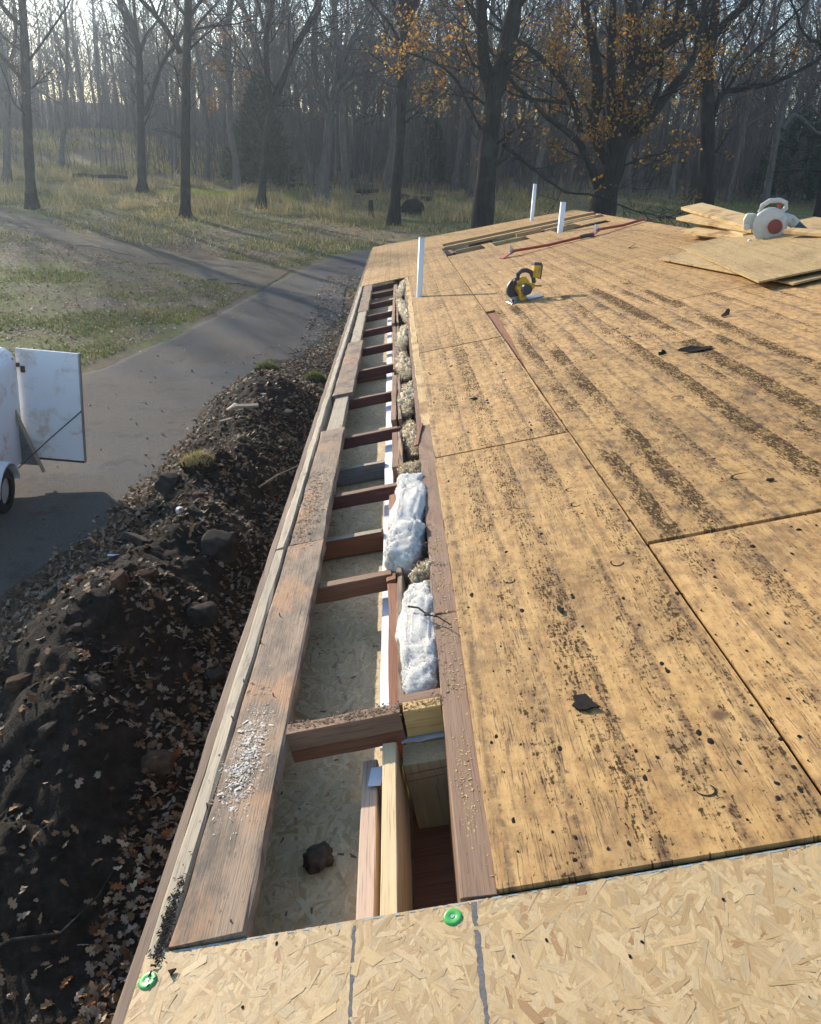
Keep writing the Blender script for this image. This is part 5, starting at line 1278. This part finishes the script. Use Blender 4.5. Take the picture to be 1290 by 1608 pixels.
# local: x right (rear-right corner at 0,0), -y towards the tongue, z up
Wt, Lt, z0, z1 = 1.55, 2.7, .26, 1.66
prof = [(0, z0), (0, z1 - .16)] + [(-.16 + .16 * math.cos(R(a)), z1 - .16 + .16 * math.sin(R(a))) for a in range(15, 91, 15)] + [(-Wt + .16 + .16 * math.cos(R(a)), z1 - .16 + .16 * math.sin(R(a))) for a in range(90, 181, 15)] + [(-Wt, z0)]
V = []; F = []; n = len(prof); ysn = [-Lt, -Lt + .02, -1.3, -.01]
for y in ysn: V += [(x, y, z) for x, z in prof]
for i in range(len(ysn) - 1):
    for j in range(n - 1): F.append((i*n+j, i*n+j+1, (i+1)*n+j+1, (i+1)*n+j))
F.append(tuple(range(n))); 
body = mesh('body', V, F, WHITEP, tr)
me = body.data
sol = body.modifiers.new('t', 'SOLIDIFY'); sol.thickness = .025; sol.offset = -1
box('floor', Wt - .06, Lt - .04, .05, OLDFLAT, tr, xf((-Wt/2, -Lt/2, z0 + .02)), .004)
box('inner_bulkhead', Wt - .08, .03, 1.2, DGREY, tr, xf((-Wt/2, -Lt + .1, .95)), .004)
tube('roof_seam', [(.004, -Lt, z1 - .17), (.004, -.01, z1 - .17)], .006, NAILM, tr)
dr = box('door', .76, .035, 1.40, WHITEP, tr, xf((.39, .03, z0 + .705), 0, 0, R(-4)), .005)
box('door_edge', .022, .045, 1.41, STEEL, dr, xf((.382, 0, 0)), .003); box('door_sill', .75, .04, .03, NAILM, dr, xf((0, 0, -.70)), .004)
for z in (.5, -.5): box('hinge', .07, .03, .05, NAILM, dr, xf((-.37, -.022, z)), .004)
box('latch', .05, .03, .08, NAILM, dr, xf((-.30, -.025, .45)), .006)
o = box('door', .86, .035, 1.40, WHITEP, tr, xf((-Wt - .42, .05, z0 + .705), 0, 0, R(6)), .005)
prism('tail_light', circ(.038, 14), .03, LENS, tr, xf((-.075, .006, z1 - .13)), 'Y', .006)
prism('side_light', circ(.032, 14), .03, LENS, tr, xf((.004, -.07, z1 - .12)), 'X', .006)
for sx in (0.10, -Wt - .10):
    wh = empty('wheel', I4); wh.parent = tr; wh.matrix_local = xf((sx, -1.08, .27))
    V, F = [], []; ns = 28; pr2 = [(.16, -.075), (.24, -.085), (.265, -.06), (.272, 0), (.265, .06), (.24, .085), (.16, .075)]
    for k in range(ns):
        c, s = math.cos(2*math.pi*k/ns), math.sin(2*math.pi*k/ns); V += [(x, r * c, r * s) for r, x in pr2]
    m_ = len(pr2)
    for k in range(ns):
        for j in range(m_ - 1): F.append((k*m_+j, k*m_+j+1, ((k+1) % ns)*m_+j+1, ((k+1) % ns)*m_+j))
    mesh('tyre', V, F, RUBBER, wh, None, True); prism('rim', circ(.165, 20), .09, BLOWW, wh, None, 'X', .012)
    prism('fender', circ(.34, 16, R(5), R(175), close=True) + circ(.32, 16, R(175), R(5), close=True), .24, WHITEP if sx > 0 else DGREY, tr, xf((sx, -1.08, .27)), 'X')
plank('door_prop', .86, .05, .03, GREYWOOD, tr, xf((.15, -.15, .56), 0, R(70), 0), 400)
mesh('prop_shade_triangle', [(.0, -.10, .92), (.0, -.10, .22), (.27, -.11, .22), (.0, -.085, .92), (.0, -.085, .22), (.27, -.095, .22)], [(0, 1, 2), (5, 4, 3), (0, 3, 4, 1), (1, 4, 5, 2), (2, 5, 3, 0)], GREYBLK, tr)  # grey triangle paints the shaded area behind the door prop
tube('strap', [(.77, -.03, .95), (.4, -.17, .60), (.06, -.30, .26), (.0, -.55, .16)], .007, ROPE, tr)
tube('tongue', [(-Wt/2, -Lt, .3), (-Wt/2, -Lt - 1.0, .34)], .04, NAILM, tr); tube('axle', [(.05, -1.08, .27), (-Wt - .05, -1.08, .27)], .03, NAILM, tr)

# ================================================================ lumps and rubbish on the dirt bank
def on_bank(x, y, dz=0): return Vector((x, y, gz(x, y) + dz))
RK = [(-1.12, 5.10, .15, .12, .11, 'ROCK', 'big dark rounded clod near the eave in the middle of the bank'), (-1.18, 6.15, .20, .16, .15, 'ROCK', 'largest black clod beside the eave, above the rounded one'),
      (-1.62, 5.25, .12, .06, .06, 'BRICK', 'reddish brick lump pointing up the bank near the crest'), (-1.72, 5.02, .10, .06, .05, 'ROCK', 'flat grey lump just left of the reddish brick'), (-1.66, 4.72, .14, .06, .07, 'BRICK', 'long reddish brick lump lying below the flat grey lump'),
      (-2.10, 3.82, .055, .12, .05, 'BRICK', 'upright brown slab at the left of the near bank'), (-1.53, 3.68, .11, .05, .05, 'ROCK', 'blunt grey block lying crosswise low on the bank'), (-1.68, 3.30, .035, .13, .04, 'ROCK', 'narrow grey stick-like slab below the crosswise block'),
      (-1.04, 3.32, .12, .09, .08, 'BRICK', 'round brown clod low on the bank close to the eave'), (-1.80, 4.15, .05, .04, .035, 'ROCK', 'small grey pebble in the middle of the near bank'), (-.92, 4.55, .10, .06, .05, 'ROCK', 'dark flat lump in the leaves by the eave'),
      (-2.0, 7.6, .17, .13, .13, 'ROCK', 'dark clod left of the grassy sod on the bank'), (-1.55, 7.0, .09, .07, .07, 'BRICK', 'small tan stone near the white cup'), (-1.05, 10.8, .13, .1, .1, 'ROCK', 'brown clod on the far bank right of the broken board')]
for i, (x, y, a, b_, c, k, lb) in enumerate(RK):
    o = blob('soil_clod' if k == 'ROCK' else 'brick_lump', a, b_, c, ROCKM if k == 'ROCK' else BRICKM, None, Matrix.Translation(on_bank(x, y, c * .35)) @ Matrix.Rotation(.4 * i, 4, 'Z') @ Matrix.Rotation(R(12 * math.sin(i)), 4, 'X'), 20 + i, .38, 1.9, 4, .82); tag(o, lb, 'clod' if k == 'ROCK' else 'brick')
rs = np.random.RandomState(71); Vs, Fs = [], []
bm = bmesh.new(); bmesh.ops.create_icosphere(bm, subdivisions=1, radius=1); bv = np.array([v.co[:] for v in bm.verts]); bf = np.array([[v.index for v in f.verts] for f in bm.faces]); bm.free()
k_ = 0
while k_ < 2600:
    x = rs.uniform(-2.7, -.55); y = rs.uniform(1.8, 14.5)
    if mound(x, y) < .12: continue
    s_ = .005 + .026 * rs.uniform() ** 4; q = bv * (1 + rs.normal(0, .22, (len(bv), 1))) * np.array([1.2, 1, .8]) * s_; a = rs.uniform(0, 6.28)
    q = np.stack([q[:, 0] * math.cos(a) - q[:, 1] * math.sin(a), q[:, 0] * math.sin(a) + q[:, 1] * math.cos(a), q[:, 2]], 1); Vs.append(q + np.array([x, y, gz(x, y) + s_ * .1])); Fs.append(bf + k_ * len(bv)); k_ += 1
o = np_mesh('soil_crumbs', np.vstack(Vs), np.vstack(Fs), SOIL, dirt); tag(o, kind='stuff')
# slab
o = box('stone_slab', .26, .20, .07, ROCKM, None, Matrix.Translation(on_bank(-1.93, 6.1, .07)) @ xf((0, 0, 0), R(-28), R(10), R(-25)), .012); tag(o, 'pale-edged grey stone slab tilted near the bank crest', 'slab')
# clay pipe piece
e = empty('clay_pipe', Matrix.Translation(on_bank(-1.88, 10.75, .06)) @ xf((0, 0, 0), 0, 0, R(-18))); tag(e, 'short tan pipe stub lying on the far bank', 'pipe')
V, F = [], []; tube_np(V, F, [Vector((0, -.13, 0)), Vector((0, .13, .03)), Vector((0, .13, .03)), Vector((0, -.13, 0)), Vector((0, -.13, 0))], [.055, .055, .044, .044, .055], 18); np_mesh('pipe_stub', V, F, m_plain('tan_clay', (.42, .31, .20), .7, .3, .15, 30), e, smooth=False)
o = plank('broken_board', .34, .07, .03, GREYWOOD, None, Matrix.Translation(on_bank(-1.60, 10.35, .05)) @ xf((0, 0, 0), R(10), 0, R(14)), 410, .004); tag(o, 'short broken pale board on the far bank below the pipe stub', 'board')
o = plank('wood_chunk', .22, .05, .03, GREYWOOD, None, Matrix.Translation(on_bank(-1.85, 10.1, .04)) @ xf((0, 0, 0), R(10), 0, R(52)), 411, .004); tag(o, 'small grey wood offcut left of the broken board', 'board')
tube('stick', [(0, 0, 0), (.2, .32, .05), (.42, .60, .07)], .012, m_plain('peeled_stick', (.42, .33, .22), .8, .2, .2, 30), None, Matrix.Translation(on_bank(-1.1, 8.1, .06)), 7, True, .008)
tag(bpy.data.objects['stick'], 'thin straight tan stick leaning on the bank beside the eave', 'stick')
e = empty('white_cup', Matrix.Translation(on_bank(-1.68, 6.72, .02)) @ xf((0, 0, 0), R(35), R(15), 0)); tag(e, 'small white plastic cup among the leaves', 'cup')
V, F = [], []; tube_np(V, F, [Vector((0, 0, 0)), Vector((0, 0, .06)), Vector((0, 0, .06)), Vector((0, 0, .004))], [.034, .043, .039, .031], 16); np_mesh('cup_wall', V, F, PVC, e)
for i, (x, y, rz, lb) in enumerate([(-2.22, 6.25, .2, 'white plastic strip lying in leaves at the left of the slab'), (-.72, 7.1, 1.2, 'small pale blue plastic bit beside the eave')]):
    o = plank('plastic_scrap', .12 if i == 0 else .06, .025, .004, WRAP, None, Matrix.Translation(on_bank(x, y, .03)) @ xf((0, 0, 0), .2, .1, rz), 420 + i, .002, n=4, bev=.001); tag(o, lb, 'plastic')
# sods with grass
for i, (x, y, s, lb) in enumerate([(-1.75, 7.9, .2, 'grassy straw-coloured sod in the middle of the bank'), (-1.75, 13.4, .22, 'green-topped sod at the far end of the bank'), (-.95, 13.9, .2, 'green grass clump near the eave at the far bank')]):
    e = empty('sod', Matrix.Translation(on_bank(x, y, .02))); tag(e, lb, 'sod')
    blob('soil', s, s * .8, s * .55, SOIL, e, I4, 60 + i, .35, 2, 3)
    n = 700; rs2 = np.random.RandomState(i + 3); a = rs2.uniform(0, 6.283, n); rr = np.sqrt(rs2.uniform(0, 1, n)) * s; P = np.stack([rr*np.cos(a), rr*.8*np.sin(a), s*.5*np.sqrt(np.maximum(0, 1-(rr/s)**2))], 1)
    h = rs2.uniform(.03, .10, (n, 1)); t = np.stack([rs2.normal(0, .7, n), rs2.normal(0, .7, n), np.ones(n)], 1) * h; w = np.stack([np.sin(a), np.cos(a), 0*a], 1) * .004
    c = np.array(DC if i == 0 else GC)[rs2.randint(0, 4, n)]
    np_mesh('grass_tuft', np.stack([P - w, P + w, P + t], 1).reshape(-1, 3), np.arange(n*3).reshape(-1, 3), GRASSM, e, col=np.repeat(np.hstack([c, np.ones((n, 1))]), 3, 0))
# dead twigs at the foot of the bank
for i, (x, y, pts, lb) in enumerate([(-1.75, 1.95, [(0, 0, 0), (.25, .15, .05), (.48, .2, .04), (.62, .42, .08), (.66, .75, .07)], 'long curved dead twig in the lower left corner'), (-1.9, 2.6, [(0, 0, 0), (.12, .4, .05), (.16, .8, .08), (.24, 1.05, .1)], 'thin dark root running up the near bank')]):
    tube('dead_twig', pts, .011, BARK, None, Matrix.Translation(on_bank(x, y, .06)), 6, True, .005)
    tag([o for o in COL.objects if o.name.startswith('dead_twig')][-1], lb, 'twig')

# ================================================================ air
bm = bmesh.new(); bmesh.ops.create_cube(bm, size=1, matrix=xf((0, 80, 12)) @ Matrix.Diagonal((340, 300, 30, 1)))
hz = MB('haze_air'); pv = hz.n('VolumePrincipled', {'Color': (.74, .86, 1.0, 1), 'Density': .00105, 'Anisotropy': .66}); hz.t.links.new(pv.outputs[0], hz.out.inputs[1])
o = bm_obj('haze', bm, hz.m); tag(o, kind='stuff')
